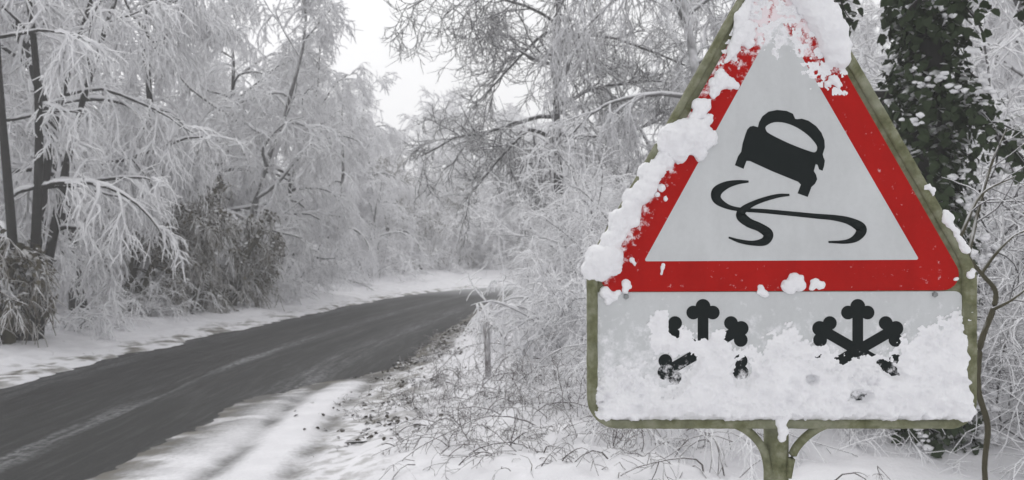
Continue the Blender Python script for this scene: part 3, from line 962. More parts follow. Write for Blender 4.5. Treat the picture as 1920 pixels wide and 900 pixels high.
# wooden stake, pale sapling, fallen stick
def stake():
    d = 8.6; x = at(911, d); z0 = gz(x, d)
    root = empty('fence_stake', (x, d, z0))
    tag(root, 'thin weathered wooden stake with dark top on the snowy bank', 'stake')
    g = np.random.default_rng(5)
    h = 1.6 - (592 - HOR) / FPX * d - z0
    p = np.zeros((1, 8, 3)); p[0, :, 2] = np.linspace(-0.15, h, 8)
    p[0, :, 0] = np.linspace(0.03, 0, 8) + g.normal(0, 0.003, 8)
    V, F = tubes(p, np.full((1, 8), 0.032) * g.uniform(0.92, 1.05, (1, 8)), 8)
    obj('shaft', mesh_np('stake_shaft', V, F), frost_material('weathered_stake', (0.16, 0.15, 0.15, 1), SNOW, -0.2, 0.6, 9, 1.8), root)
    top = np.array([[0, 0, h - 0.03], [0, 0, h], [0, 0, h + 0.012]])[None]
    V, F = tubes(top, np.array([[0.034, 0.033, 0.004]]), 8)
    obj('top', mesh_np('stake_top', V, F), plain('stake_top', (0.03, 0.028, 0.03, 1), 0.8, 0.2, 40, 0.3), root)
    # sapling
    d = 8.9; x = at(946, d); z0 = gz(x, d)
    root = empty('sapling', (x, d, z0))
    tag(root, 'pale snow-coated sapling stem right of the wooden stake', 'sapling')
    g = np.random.default_rng(8)
    p1 = grow(np.array([[0, 0, -0.1]]), np.array([[0.02, 0, 1.0]]), np.array([1.15]), 10, g, 0, 0.035)
    r1 = taper(np.array([0.014]), 10, 0.5)
    V, F = tubes(p1, r1, 7)
    obj('stem', mesh_np('sapling_stem', V, F), M['twig_white'], root)
    p, dd, r, pl, t, _ = spawn(p1, r1, np.array([1.15]), 9, 0.3, 1.0, 45, 12, g)
    p2 = grow(p, dd, pl * 0.3, 6, g, 0.3, 0.15)
    V, F = tubes(p2, taper(np.clip(r * 0.6, 0.005, 1), 6, 0.5), 5)
    obj('twigs', mesh_np('sapling_twigs', V, F), M['twig_grey'], root)
    # stick lying on the packed snow
    d = 1600 * (1.6 - 0.03) / (838 - HOR); x = at(677, d); z = gz(x, d)
    g = np.random.default_rng(12)
    p1 = grow(np.array([[-0.13, 0, 0.012]]), np.array([[1, 0.05, 0.0]]), np.array([0.25]), 9, g, 0, 0.05)
    p1[0, :, 2] = 0.012
    V, F = tubes(p1, np.array([[0.004, 0.008, 0.010, 0.009, 0.010, 0.011, 0.010, 0.012, 0.004]]), 7)
    a = Acc(); a.add(V, F)
    p2 = grow(np.array([p1[0, 6]]), np.array([[0.8, 0.5, 0.3]]), np.array([0.07]), 5, g, 0, 0.05)
    a.tubes(p2, taper(np.array([0.006]), 5, 0.3), 6)
    o = obj('fallen_stick', a.mesh('fallen_stick'), M['bark_dark'])
    o.location = (x, d, z)
    tag(o, 'short dark broken stick lying on the packed snow beside the road', 'stick')
stake()

# ------------------------------------------------------------------ ivy
def leaves(P, nrm, size, g):
    """pointed folded leaves (6 tris) at P facing nrm"""
    n = len(P)
    up = np.zeros_like(nrm); up[:, 2] = 1
    a = norm(np.cross(nrm, up + 1e-3 * g.normal(size=nrm.shape)))
    b = np.cross(a, nrm)
    roll = g.normal(0, 0.7, n)[:, None]
    a, b = np.cos(roll) * a + np.sin(roll) * b, np.cos(roll) * b - np.sin(roll) * a
    shp = np.array([(0, 0.5, 0), (-0.5, 0.35, -0.12), (-0.35, -0.15, -0.1), (0, -0.6, -0.05), (0.35, -0.15, -0.1), (0.5, 0.35, -0.12)])
    s = size[:, None]
    V = P[:, None] + (shp[None, :, 0:1] * a[:, None] + shp[None, :, 1:2] * b[:, None] + shp[None, :, 2:3] * nrm[:, None]) * s[:, None]
    i = np.arange(n)[:, None] * 6
    F = np.concatenate([i + np.array([[0, 1, 2]]), i + np.array([[0, 2, 3]]), i + np.array([[0, 3, 4]]), i + np.array([[0, 4, 5]])])
    return V.reshape(-1, 3), F

def clumps(P, r, g):
    """small uneven snow clods"""
    bm = bmesh.new(); bmesh.ops.create_icosphere(bm, subdivisions=1, radius=1)
    v0 = np.array([v.co[:] for v in bm.verts]); f0 = np.array([[v.index for v in f.verts] for f in bm.faces]); bm.free()
    n = len(P)
    V = v0[None] * (1 + g.uniform(-0.35, 0.35, (n, len(v0), 1))) * r[:, None, None] * np.array([1.15, 1.15, 0.7])
    V = V + P[:, None]
    F = f0[None] + (np.arange(n) * len(v0))[:, None, None]
    return V.reshape(-1, 3), F.reshape(-1, 3)

def cloud_on(paths, rad, per, thick, g):
    Nn, n, _ = paths.shape
    m = Nn * per
    idx = np.repeat(np.arange(Nn), per)
    x = g.uniform(0, n - 1.001, m); k = x.astype(int); f = (x - k)[:, None]
    c = paths[idx, k] * (1 - f) + paths[idx, k + 1] * f
    rr = rad[idx, k]
    v = norm(g.normal(size=(m, 3)))
    dist = rr + thick * np.sqrt(g.uniform(0, 1, m))
    return c + v * dist[:, None], v

def ivy_tree():
    g = np.random.default_rng(101)
    d = 5.4; x = at(1752, d); z0 = gz(x, d)
    root = empty('ivy_clad_tree', (x, d, z0 - 0.05))
    tag(root, 'dark ivy-clad tree trunk flecked with snow behind the right side of the sign', 'tree')
    H = 5.2
    p0 = grow(np.array([[0, 0, -0.2]]), np.array([[-0.05, 0, 1.0]]), np.array([H]), 14, g, 0, 0.012)
    r0 = taper(np.array([0.13]), 14, 0.6)
    a = Acc(); a.tubes(p0, r0, 10)
    nl = 13
    t = np.linspace(0.42, 0.98, nl)
    k = (t * 13).astype(int).clip(0, 12)
    az = np.arange(nl) * 2.4 + 0.4
    e = g.uniform(0.1, 0.7, nl)
    dd = np.stack([np.cos(az) * np.cos(e), np.sin(az) * np.cos(e), np.sin(e)], 1)
    L1 = g.uniform(0.9, 1.7, nl) * (0.5 + 0.6 * t)
    p1 = grow(p0[0, k], dd, L1, 9, g, 0.5, 0.14)
    r1 = taper(np.full(nl, 0.03), 9, 0.4)
    a.tubes(p1, r1, 6)
    p, d2, r, pl, tt, _ = spawn(p1, r1, L1, 6, 0.3, 1.0, 50, 12, g)
    p2 = grow(p, d2, pl * 0.4, 6, g, 0.6, 0.15); r2 = taper(np.clip(r * 0.5, 0.006, 1), 6, 0.5)
    a.tubes(p2, r2, 5)
    obj('trunk', a.mesh('ivy_trunk'), M['bark_dark'], root)
    Pa, va = cloud_on(p0, r0, 9000, 0.16, g)
    lowmask = g.uniform(0, 1, len(Pa)) < 1.0
    Pb, vb = cloud_on(p1[t > 0.5], r1[t > 0.5], 330, 0.15, g)
    Pc, vc = cloud_on(p2[(len(p2) // 3):], r2[(len(p2) // 3):], 60, 0.10, g)
    P = np.vstack([Pa, Pb, Pc]); v = np.vstack([va, vb, vc])
    # uneven outline: thin the leaves where noise is low
    keep = fbm(P * 4.5, 3, 5) > np.where(np.arange(len(P)) < len(Pa), 0.34, 0.42)
    P, v = P[keep], v[keep]
    v = norm(v + 0.5 * g.normal(size=v.shape) + np.array([0, 0, 0.35]))
    V, F = leaves(P, v, g.uniform(0.035, 0.075, len(P)), g)
    o = obj('crown', mesh_np('ivy_leaves', V, F, False), M['ivy'], root); tag(o, kind='stuff')
    # snow caught on the ivy
    sel = (fbm(P * 6.0, 2, 8) > 0.53) & (g.uniform(0, 1, len(P)) < 0.30)
    Q = P[sel] + np.array([0, 0, 0.025]) + 0.055 * norm(P[sel] * np.array([1, 1, 0.0]) + 1e-6) * (np.arange(len(P))[sel] < len(Pa) * 0.7)[:, None] + 0.02 * v[sel]
    Q = np.repeat(Q[::3], 7, axis=0) ; Q = Q + g.normal(0, 1, Q.shape) * np.array([0.028, 0.028, 0.014])
    V, F = clumps(Q, g.uniform(0.009, 0.026, len(Q)), g)
    o = obj('snow', mesh_np('ivy_snow', V, F), M['snow'], root); tag(o, kind='stuff')
ivy_tree()

def brown_ivy():
    """ivy-smothered leaning trunks with little snow, left of the road"""
    for seed, px, d, H, lean, lab in ((111, 245, 19.0, 3.4, 0.16, 'dark leaning trunk smothered in brown-green ivy left of the road'),
                                      (112, 345, 20.0, 3.0, 0.22, 'brown withered ivy clump right of the dark leaning trunk'),
                                      (113, 405, 21.5, 2.5, 0.30, 'lower brown ivy clump nearest the grey-white roadside tree'),
                                      (114, 8, 13.0, 2.2, 0.0, 'dark ivy-covered stump at the very left edge')):
        g = np.random.default_rng(seed)
        x = at(px, d); z0 = gz(x, d)
        root = empty('ivy_clad_stump', (x, d, z0 - 0.05))
        tag(root, lab, 'tree', 'ivy-smothered trunks left of the road')
        ns = 3
        st = np.zeros((ns, 3)); st[:, 0] = g.normal(0, 0.25, ns); st[:, 2] = -0.1
        dd = np.column_stack([g.normal(lean, 0.12, ns), g.normal(0, 0.1, ns), np.ones(ns)])
        L = H * g.uniform(0.75, 1.05, ns)
        p0 = grow(st, dd, L, 10, g, 0, 0.03); r0 = taper(np.full(ns, 0.11), 10, 0.5)
        a = Acc(); a.tubes(p0, r0, 8)
        p, d1, r, pl, t, _ = spawn(p0, r0, L, 11, 0.3, 1.0, 55, 14, g, 0.2, 0.0)
        L1 = pl * 0.36 * g.uniform(0.6, 1.2, len(t))
        p1 = grow(p, d1, L1, 7, g, 0.9, 0.15); r1 = taper(np.clip(r * 0.35, 0.012, 0.04), 7, 0.4)
        a.tubes(p1, r1, 5)
        p, d1, r, pl, t, _ = spawn(p1, r1, L1, 6, 0.3, 1.0, 50, 14, g)
        p2 = grow(p, d1, pl * 0.45, 5, g, 0.9, 0.15); r2 = taper(np.clip(r * 0.5, 0.008, 1), 5, 0.5)
        bb = Acc(); bb.tubes(p2, r2, 4)
        p, d1, r, pl, t, _ = spawn(p2, r2, pl * 0.45, 5, 0.2, 1.0, 45, 14, g)
        p3 = grow(p, d1, pl * 0.7 + 0.1, 4, g, 0.8, 0.2); bb.tubes(p3, taper(np.full(len(t), 0.011), 4, 0.6), 4)
        obj('trunk', a.mesh('stump'), M['bark_mossy'], root)
        tag(obj('twigs', bb.mesh('stump_twigs'), M['twig_brown'], root), kind='stuff')
        Pa, va = cloud_on(p0, r0, 420, 0.2, g)
        Pb, vb = cloud_on(p1, r1, 42, 0.16, g)
        Pc, vc = cloud_on(p2, r2, 9, 0.12, g)
        P = np.vstack([Pa, Pb, Pc]); v = np.vstack([va, vb, vc])
        keep = fbm(P * 2.4, 3, seed) > 0.52
        P, v = P[keep], v[keep]
        v = norm(v + 0.6 * g.normal(size=v.shape) + np.array([0, 0, 0.3]))
        V, F = leaves(P, v, g.uniform(0.05, 0.10, len(P)), g)
        o = obj('crown', mesh_np('stump_leaves', V, F, False), M['ivy_brown'], root); tag(o, kind='stuff')
brown_ivy()
build_litter()

# dark bare stems just right of the sign
def dark_stem():
    g = np.random.default_rng(7)
    d = 3.6
    def pix(L): return np.array([((u - 960) / FPX * (d + dz), dz, CAM_H - (v - HOR) / FPX * (d + dz)) for u, v, dz in L])
    main = pix([(1856, 980, 0), (1846, 880, 0.02), (1852, 800, 0), (1836, 740, 0), (1834, 690, 0), (1840, 640, .02), (1862, 580, .03), (1866, 545, .03), (1842, 515, .02), (1815, 480, 0), (1795, 430, 0)])
    side = [pix([(1840, 512, .02), (1872, 470, .03), (1905, 440, .05), (1950, 425, .06)]),
            pix([(1815, 480, 0), (1838, 380, .1), (1862, 300, .15), (1888, 240, .2)]),
            pix([(1862, 580, .03), (1900, 560, 0), (1950, 520, 0)]),
            pix([(1800, 445, 0), (1840, 365, .05), (1905, 330, .1)])]
    base = np.array([at(1842, d), d, gz(at(1842, d), d)])
    z_low = base[2] - 0.05
    main = np.vstack([[main[0, 0], 0, z_low], main])
    root = empty('bare_shrub', tuple(base))
    tag(root, 'dark crooked bare stem growing close behind the right edge of the sign', 'shrub')
    off = np.array([base[0], 0, base[2]])
    a = Acc(); b = Acc()
    c = catmull(main, 5)[None] - off
    rr = np.interp(np.linspace(0, 1, c.shape[1]), [0, 0.55, 1], [0.011, 0.013, 0.006])[None] * g.uniform(0.9, 1.1, (1, c.shape[1]))
    a.tubes(c, rr, 8)
    for s_ in side:
        c2 = catmull(s_, 5)[None] - off
        r2 = taper(np.array([0.009]), c2.shape[1], 0.35)
        a.tubes(c2, r2, 6)
        p, dd, r, pl, t, _ = spawn(c2, r2, np.array([0.5]), 6, 0.2, 1.0, 45, 12, g)
        b.tubes(grow(p, dd, pl * 0.5, 6, g, 0.1, 0.16), taper(np.clip(r * 0.6, 0.002, 1), 6, 0.4), 4)
    obj('stems', a.mesh('dark_stems'), M['bark_mossy'], root)
    obj('twigs', b.mesh('dark_stem_twigs'), M['twig_dark'], root)
dark_stem()

# ------------------------------------------------------------------ the road sign
SD = 1.7                      # distance of the sign face
K = SD / FPX                  # metres per photo pixel on the sign
SX = at(1465, SD)
SZ = gz(SX, SD)
sign = empty('road_sign', (SX, SD, SZ))
tag(sign, 'snow-plastered triangular red and white skidding car sign with snowflake plate on mossy post', 'road sign')

SIGN_Z = SZ
def w_plate(t, u, v):       # frost thickens towards the lower edge of the plate
    return maprange(t, v, 560, 720, -0.12, 0.16)
def w_tri(t, u, v):         # frost on the apex and, weaker, on the windward left border
    a = maprange(t, v, 40, 180, 0.19, -0.14)
    l = maprange(t, math_n(t, 'ADD', u, math_n(t, 'MULTIPLY', v, 0.5514)), 1425, 1462, 0.06, -0.2)
    return math_n(t, 'MAXIMUM', a, l)
def w_panel(t, u, v):
    return maprange(t, v, 60, 130, 0.15, -0.2)
M['plate_white'] = dusted('plate_white', (0.54, 0.555, 0.56, 1), 0.5, 0.2, w_plate, 45, 0.48, 0.72)
M['sign_white'] = dusted('sign_white', (0.54, 0.555, 0.56, 1), 0.5, 0.2, w_panel, 45, 0.5, 0.7)
M['sign_red'] = dusted('sign_red', (0.38, 0.011, 0.009, 1), 0.55, 0.05, w_tri, 75, 0.50, 0.66, (0.80, 0.72, 0.74, 1), 0.16)
M['sign_black'] = dusted('sign_black', (0.012, 0.016, 0.016, 1), 0.6, 0.1, lambda t, u, v: maprange(t, v, 615, 720, -0.25, 0.10), 60, 0.5, 0.68)

def S(u, v, y=0.0):
    return ((u - 1465.0) * K, -y, CAM_H - (v - HOR) * K - SZ)

def round_poly(P, rads, seg=8):
    P = np.asarray(P, float); n = len(P); out = []
    if np.isscalar(rads): rads = [rads] * n
    for i in range(n):
        a, b, c = P[i - 1], P[i], P[(i + 1) % n]
        r = rads[i]
        if r <= 0: out.append(b); continue
        d1 = (a - b) / np.linalg.norm(a - b); d2 = (c - b) / np.linalg.norm(c - b)
        half = math.acos(np.clip(d1 @ d2, -1, 1)) / 2
        t = r / math.tan(half)
        p1, p2 = b + d1 * t, b + d2 * t
        ctr = b + (d1 + d2) / np.linalg.norm(d1 + d2) * r / math.sin(half)
        a1 = math.atan2(*(p1 - ctr)[::-1]); a2 = math.atan2(*(p2 - ctr)[::-1])
        da = (a2 - a1 + math.pi) % (2 * math.pi) - math.pi
        for k in range(seg + 1):
            q = a1 + da * k / seg
            out.append(ctr + r * np.array([math.cos(q), math.sin(q)]))
    return np.array(out)

def slab(name, loops, y0, y1, mat, parent):
    """flat shape with optional holes, front at y1 (towards the camera), back at y0"""
    bm = bmesh.new()
    for lp in loops:
        vs = [bm.verts.new(S(u, v, y1)) for u, v in lp]
        for i in range(len(vs)): bm.edges.new((vs[i], vs[(i + 1) % len(vs)]))
    bmesh.ops.triangle_fill(bm, use_beauty=True, edges=bm.edges[:], normal=(0, -1, 0))
    bmesh.ops.dissolve_limit(bm, angle_limit=0.01, verts=bm.verts[:], edges=[e for e in bm.edges if len(e.link_faces) == 2])
    r = bmesh.ops.extrude_face_region(bm, geom=bm.faces[:])
    for v in [g for g in r['geom'] if isinstance(g, bmesh.types.BMVert)]: v.co.y += (y1 - y0)
    bmesh.ops.recalc_face_normals(bm, faces=bm.faces[:])
    me = bpy.data.meshes.new(name); bm.to_mesh(me); bm.free()
    return obj(name, me, mat, parent)

def mm(x): return x / 1000.0

# outline followed by the lip of the casting
FR = np.array([(1111, 548), (1111, 795), (1817, 795), (1817, 512), (1806, 482), (1460, -122), (1116, 482), (1111, 500)], float)
outline = round_poly(FR, [0, 48, 42, 12, 40, 55, 30, 0], 8)
slab('backing_plate', [outline], mm(-16), mm(-1.5), M['moss'], sign)

def lip():
    # closed sweep of a rounded section around the outline
    P = outline[np.concatenate([[True], np.linalg.norm(np.diff(outline, axis=0), axis=1) > 0.5])]
    # resample
    C = np.vstack([P, P[:1]]); sl = np.concatenate([[0], np.cumsum(np.linalg.norm(np.diff(C, axis=0), axis=1))])
    m = 420
    q = np.linspace(0, sl[-1], m, endpoint=False)
    P = np.column_stack([np.interp(q, sl, C[:, 0]), np.interp(q, sl, C[:, 1])])
    tn = norm(np.roll(P, -1, 0) - np.roll(P, 1, 0)); nn = np.column_stack([-tn[:, 1], tn[:, 0]])
    wid = np.where((P[:, 0] > 1795) & (P[:, 1] > 500), 14.0, np.where((P[:, 0] < 1440) & (P[:, 1] < 480), 7.0, np.where(P[:, 1] > 780, 8.5, 9.5)))
    wid = np.convolve(np.concatenate([wid[-4:], wid, wid[:4]]), np.ones(9) / 9, 'valid')
    prof = [(-1, -18), (-1.0, 2), (-0.8, 6), (-0.3, 8), (0.3, 8), (0.8, 6), (1.0, 2), (1.0, -18)]
    g = np.random.default_rng(4)
    V = []
    for i in range(m):
        jit = 1 + 0.10 * (vnoise(np.array([[q[i] / 9.0, 0]]), 3)[0] - 0.5)
        for a, y in prof:
            V.append(S(P[i, 0] + nn[i, 0] * a * wid[i] * jit, P[i, 1] + nn[i, 1] * a * wid[i] * jit, mm(y * jit)))
    k = len(prof)
    i = np.arange(m)[:, None] * k; i2 = ((np.arange(m) + 1) % m)[:, None] * k
    j = np.arange(k)[None]; j2 = (j + 1) % k
    F = np.stack([i + j, i2 + j, i2 + j2, i + j2], -1).reshape(-1, 4)
    me = mesh_np('frame', V, F)
    bm = bmesh.new(); bm.from_mesh(me); bmesh.ops.recalc_face_normals(bm, faces=bm.faces[:]); bm.to_mesh(me); bm.free()
    return obj('frame', me, M['moss'], sign)
lip()

# rectangular plate with the two snowflakes
plate_loop = round_poly([(1119, 548), (1119, 787), (1804, 787), (1804, 546)], [0, 42, 34, 14], 8)
plate = slab('snowflake_plate', [plate_loop], mm(-1.4), mm(0.6), M['plate_white'], sign)

def flake(cu, cv, s):
    """six-armed snowflake whose arms end in trefoils, as one flat outline per arm joined into one mesh"""
    bm = bmesh.new()
    def add(loop, y):
        vs = [bm.verts.new(S(u, v, y)) for u, v in loop]
        f = bm.faces.new(vs)
        if f.normal.y > 0: f.normal_flip()
    yy = mm(1.0)
    for a in range(6):
        th = R(60 * a)
        ax = np.array([math.sin(th), -math.cos(th)]); px_ = np.array([math.cos(th), math.sin(th)])
        def L(al, ac): return (cu + s * (ax[0] * al + px_[0] * ac), cv + s * (ax[1] * al + px_[1] * ac))
        e = a * 1e-5
        add([L(4, -10.5), L(78, -10.5), L(78, 10.5), L(4, 10.5)], yy + e)
        for k, (al, ac, r) in enumerate(((86, 0, 14.5), (74, -19, 13.5), (74, 19, 13.5))):
            add([L(al + r * math.cos(q), ac + r * math.sin(q)) for q in np.linspace(0, 2 * math.pi, 20, endpoint=False)], yy + e + (k + 1) * 8e-5)
    add([(cu + s * 12 * math.cos(q), cv + s * 12 * math.sin(q)) for q in np.linspace(0, 2 * math.pi, 20, endpoint=False)], yy + 5e-4)
    bm.normal_update()
    for f in bm.faces:
        if f.normal.y > 0: f.normal_flip()
    r = bmesh.ops.extrude_face_region(bm, geom=bm.faces[:])
    me = bpy.data.meshes.new('snowflake'); 
    for v in [g for g in r['geom'] if isinstance(g, bmesh.types.BMVert)]: v.co.y += mm(0.6)
    bm.to_mesh(me); bm.free()
    return obj('snowflake', me, M['sign_black'], plate)
flake(1318, 657, 0.96)
flake(1608, 657, 0.96)

# warning triangle
TRI_O = round_poly([(1104, 547), (1818, 544), (1459, -84)], [30, 30, 34], 8)
TRI_I = round_poly([(1207, 490), (1722, 487), (1459, 32)], [3, 3, 3], 3)
tri = slab('warning_triangle', [TRI_O], mm(0.7), mm(3.0), M['sign_red'], sign)
slab('white_panel', [TRI_I], mm(2.0), mm(3.5), M['sign_white'], tri)

def z3(L): return [(x / 2.8125 + 1280, y / 2.8125 + 180) for x, y in L]
def smooth_loop(L, per=4):
    P = np.array(L, float); Q = np.vstack([P[-1:], P, P[:2]])
    out = []
    for i in range(1, len(Q) - 2):
        a, b, c, d = Q[i - 1], Q[i], Q[i + 1], Q[i + 2]
        for t in np.linspace(0, 1, per, endpoint=False):
            out.append(0.5 * ((2 * b) + (c - a) * t + (2 * a - 5 * b + 4 * c - d) * t ** 2 + (3 * b - a - 3 * c + d) * t ** 3))
    return np.array(out)
car = z3([(338, 178), (352, 163), (370, 159), (394, 166), (400, 140), (418, 108), (450, 84), (495, 75), (545, 80), (578, 95), (590, 122), (600, 124), (625, 121), (660, 132),
          (700, 160), (728, 195), (744, 235), (746, 272), (735, 308), (738, 322), (746, 342), (742, 370), (734, 395), (716, 388), (708, 364), (698, 360), (688, 396), (700, 416), (706, 440), (694, 464),
          (676, 480), (656, 533), (603, 514), (620, 468), (606, 453), (470, 398), (352, 344), (334, 343), (318, 385), (273, 366), (290, 318), (306, 296), (314, 250), (328, 205)])
hole = smooth_loop(z3([(438, 160), (480, 140), (540, 144), (600, 168), (655, 206), (692, 245), (706, 272), (697, 296), (665, 292), (560, 252), (460, 203), (437, 182)]), 3)
slab('car_symbol', [car, hole], mm(2.5), mm(4.0), M['sign_black'], tri)

def stroke(L, name, y):
    P = np.array([(x / 2.8125 + 1280, yy / 2.8125 + 180, w / 2.8125) for x, yy, w in L])
    C = catmull(P, 8)
    tn = norm(np.gradient(C[:, :2], axis=0)); nn = np.column_stack([-tn[:, 1], tn[:, 0]])
    A = C[:, :2] + nn * C[:, 2:3] / 2; B = C[:, :2] - nn * C[:, 2:3] / 2
    m = len(C)
    V = [S(u, v, y) for u, v in A] + [S(u, v, y) for u, v in B] + [S(u, v, mm(2.5)) for u, v in A] + [S(u, v, mm(2.5)) for u, v in B]
    i = np.arange(m - 1)
    F = np.vstack([np.stack([i, i + 1, m + i + 1, m + i], 1), np.stack([i, 2 * m + i, 2 * m + i + 1, i + 1], 1), np.stack([m + i, m + i + 1, 3 * m + i + 1, 3 * m + i], 1)])
    me = mesh_np(name, V, F, False)
    bm = bmesh.new(); bm.from_mesh(me)
    for f in bm.faces:
        f.normal_update()
        if abs(f.normal.y) > 0.7 and f.normal.y > 0: f.normal_flip()
    bm.to_mesh(me); bm.free()
    return obj(name, me, M['sign_black'], tri)
stroke([(345, 452, 11), (285, 456, 24), (225, 472, 40), (178, 505, 54), (180, 548, 46), (235, 584, 26), (310, 600, 20), (420, 607, 22), (560, 620, 24), (700, 634, 26), (800, 643, 30), (880, 662, 40), (938, 700, 56), (915, 745, 42), (860, 768, 22), (765, 770, 10)], 'skid_mark', mm(4.1))
stroke([(560, 522, 11), (500, 527, 20), (430, 545, 24), (365, 570, 28), (318, 600, 38), (305, 632, 52), (345, 668, 48), (405, 694, 46), (448, 728, 52), (430, 766, 44), (370, 776, 26), (300, 766, 20), (240, 746, 9)], 'skid_mark', mm(4.25))

# bolts
def bolt(u, v):
    bm = bmesh.new()
    bmesh.ops.create_cone(bm, cap_ends=True, segments=6, radius1=5.5 * K, radius2=4.8 * K, depth=0.006)
    for w in bm.verts:
        w.co = Vector((w.co.x, -w.co.z, w.co.y)) + Vector(S(u, v, mm(3)))
    me = bpy.data.meshes.new('bolt'); bm.to_mesh(me); bm.free()
    obj('bolt', me, M['bolt'], sign)
bolt(1174, 556); bolt(1752, 552)

# post and Y-shaped socket
def post():
    zb = S(0, 800)[2]
    p = np.zeros((1, 16, 3)); p[0, :, 2] = np.linspace(-0.3, zb + 0.12, 16); p[0, :, 1] = 0.034
    p[0, -1, 2] = zb + 0.13
    V, F = tubes(p, np.full((1, 16), 23 * K), 20)
    obj('post', mesh_np('post', V, F), M['moss'], sign)
    for sgn in (-1, 1):
        L = np.array([S(1465 + sgn * 92, 793, mm(-2)), S(1465 + sgn * 66, 806, mm(-4)), S(1465 + sgn * 42, 828, mm(-10)), S(1465 + sgn * 26, 856, mm(-16)), S(1465 + sgn * 18, 900, mm(-20))])
        c = catmull(L, 5)[None]
        V, F = tubes(c, taper(np.array([8.5 * K]), c.shape[1], 0.9), 10)
        obj('brace', mesh_np('brace', V, F), M['moss'], sign)
post()

# ------------------------------------------------------------------ snow stuck on the sign
W0 = np.array([SX, SD, SZ])
def world_mesh(V): return np.asarray(V)

def put_snow(name, V, F, label, parent_loc=True):
    o = obj(name, mesh_np(name, V, F), M['snow_sign'])
    o.location = tuple(W0)
    tag(o, label, 'snow')
    return o

def blob(label, spheres, voxel=0.0035, amp=0.004, seed=0, name='snow_clump'):
    """spheres: (u, v, r_px, proud_mm) fused into one lumpy body"""
    bm = bmesh.new()
    g = np.random.default_rng(seed + 500)
    for u, v, r, y in spheres:
        c = Vector(S(u, v, mm(y)))
        m = Matrix.Translation(c) @ Matrix.Diagonal((r * K, r * K * 0.8, r * K, 1))
        bmesh.ops.create_icosphere(bm, subdivisions=2, radius=1, matrix=m)
    me = bpy.data.meshes.new(name); bm.to_mesh(me); bm.free()
    o = bpy.data.objects.new(name, me); COL.objects.link(o)
    rm = o.modifiers.new('r', 'REMESH'); rm.mode = 'VOXEL'; rm.voxel_size = voxel; rm.adaptivity = 0
    sm = o.modifiers.new('s', 'SMOOTH'); sm.iterations = 7; sm.factor = 0.5
    dg = bpy.context.evaluated_depsgraph_get()
    me2 = bpy.data.meshes.new_from_object(o.evaluated_get(dg))
    o.modifiers.clear(); o.data = me2
    n = len(me2.vertices)
    V = np.empty(n * 3, np.float32); me2.vertices.foreach_get('co', V); V = V.reshape(-1, 3).astype(float)
    Nn = np.empty(n * 3, np.float32); me2.vertices.foreach_get('normal', Nn); Nn = Nn.reshape(-1, 3)
    V = V + Nn * ((fbm(V / 0.022, 4, seed, 0.6) - 0.5) * 3.6 * amp + (fbm(V / 0.0045, 2, seed + 9) - 0.5) * 0.7 * amp)[:, None]
    me2.vertices.foreach_set('co', V.astype(np.float32).ravel()); me2.update()
    me2.polygons.foreach_set('use_smooth', np.ones(len(me2.polygons), bool))
    me2.materials.clear(); me2.materials.append(M['snow_sign'])
    o.location = tuple(W0)
    tag(o, label, 'snow')
    return o

def field(label, u0, u1, v0, v1, st, fn, base_mm, name='snow_patch'):
    """snow plastered on the face: thickness in mm from fn(u, v)"""
    us = np.arange(u0, u1 + st, st); vs = np.arange(v0, v1 + st, st)
    U, Vv = np.meshgrid(us, vs)
    P = np.column_stack([U.ravel(), Vv.ravel()])
    h = fn(P[:, 0], P[:, 1])
    keepv = h > 0
    nx, ny = len(us), len(vs)
    i = np.arange(ny - 1)[:, None] * nx + np.arange(nx - 1)[None]
    F = np.stack([i, i + 1, i + nx + 1, i + nx], -1).reshape(-1, 4)
    F = F[keepv[F].any(1)]
    used = np.unique(F); remap = -np.ones(len(P), int); remap[used] = np.arange(len(used))
    hh = np.maximum(h[used], -0.3)
    V = np.array([S(P[k, 0], P[k, 1], mm(base_mm + x)) for k, x in zip(used, hh)])
    return put_snow(name, V, remap[F][:, ::-1], label)

def ell(u, v, cu, cv, a, b, th=0.0):
    c, s_ = math.cos(R(th)), math.sin(R(th))
    x = (u - cu) * c + (v - cv) * s_; y = -(u - cu) * s_ + (v - cv) * c
    return 1 - np.sqrt((x / a) ** 2 + (y / b) ** 2)

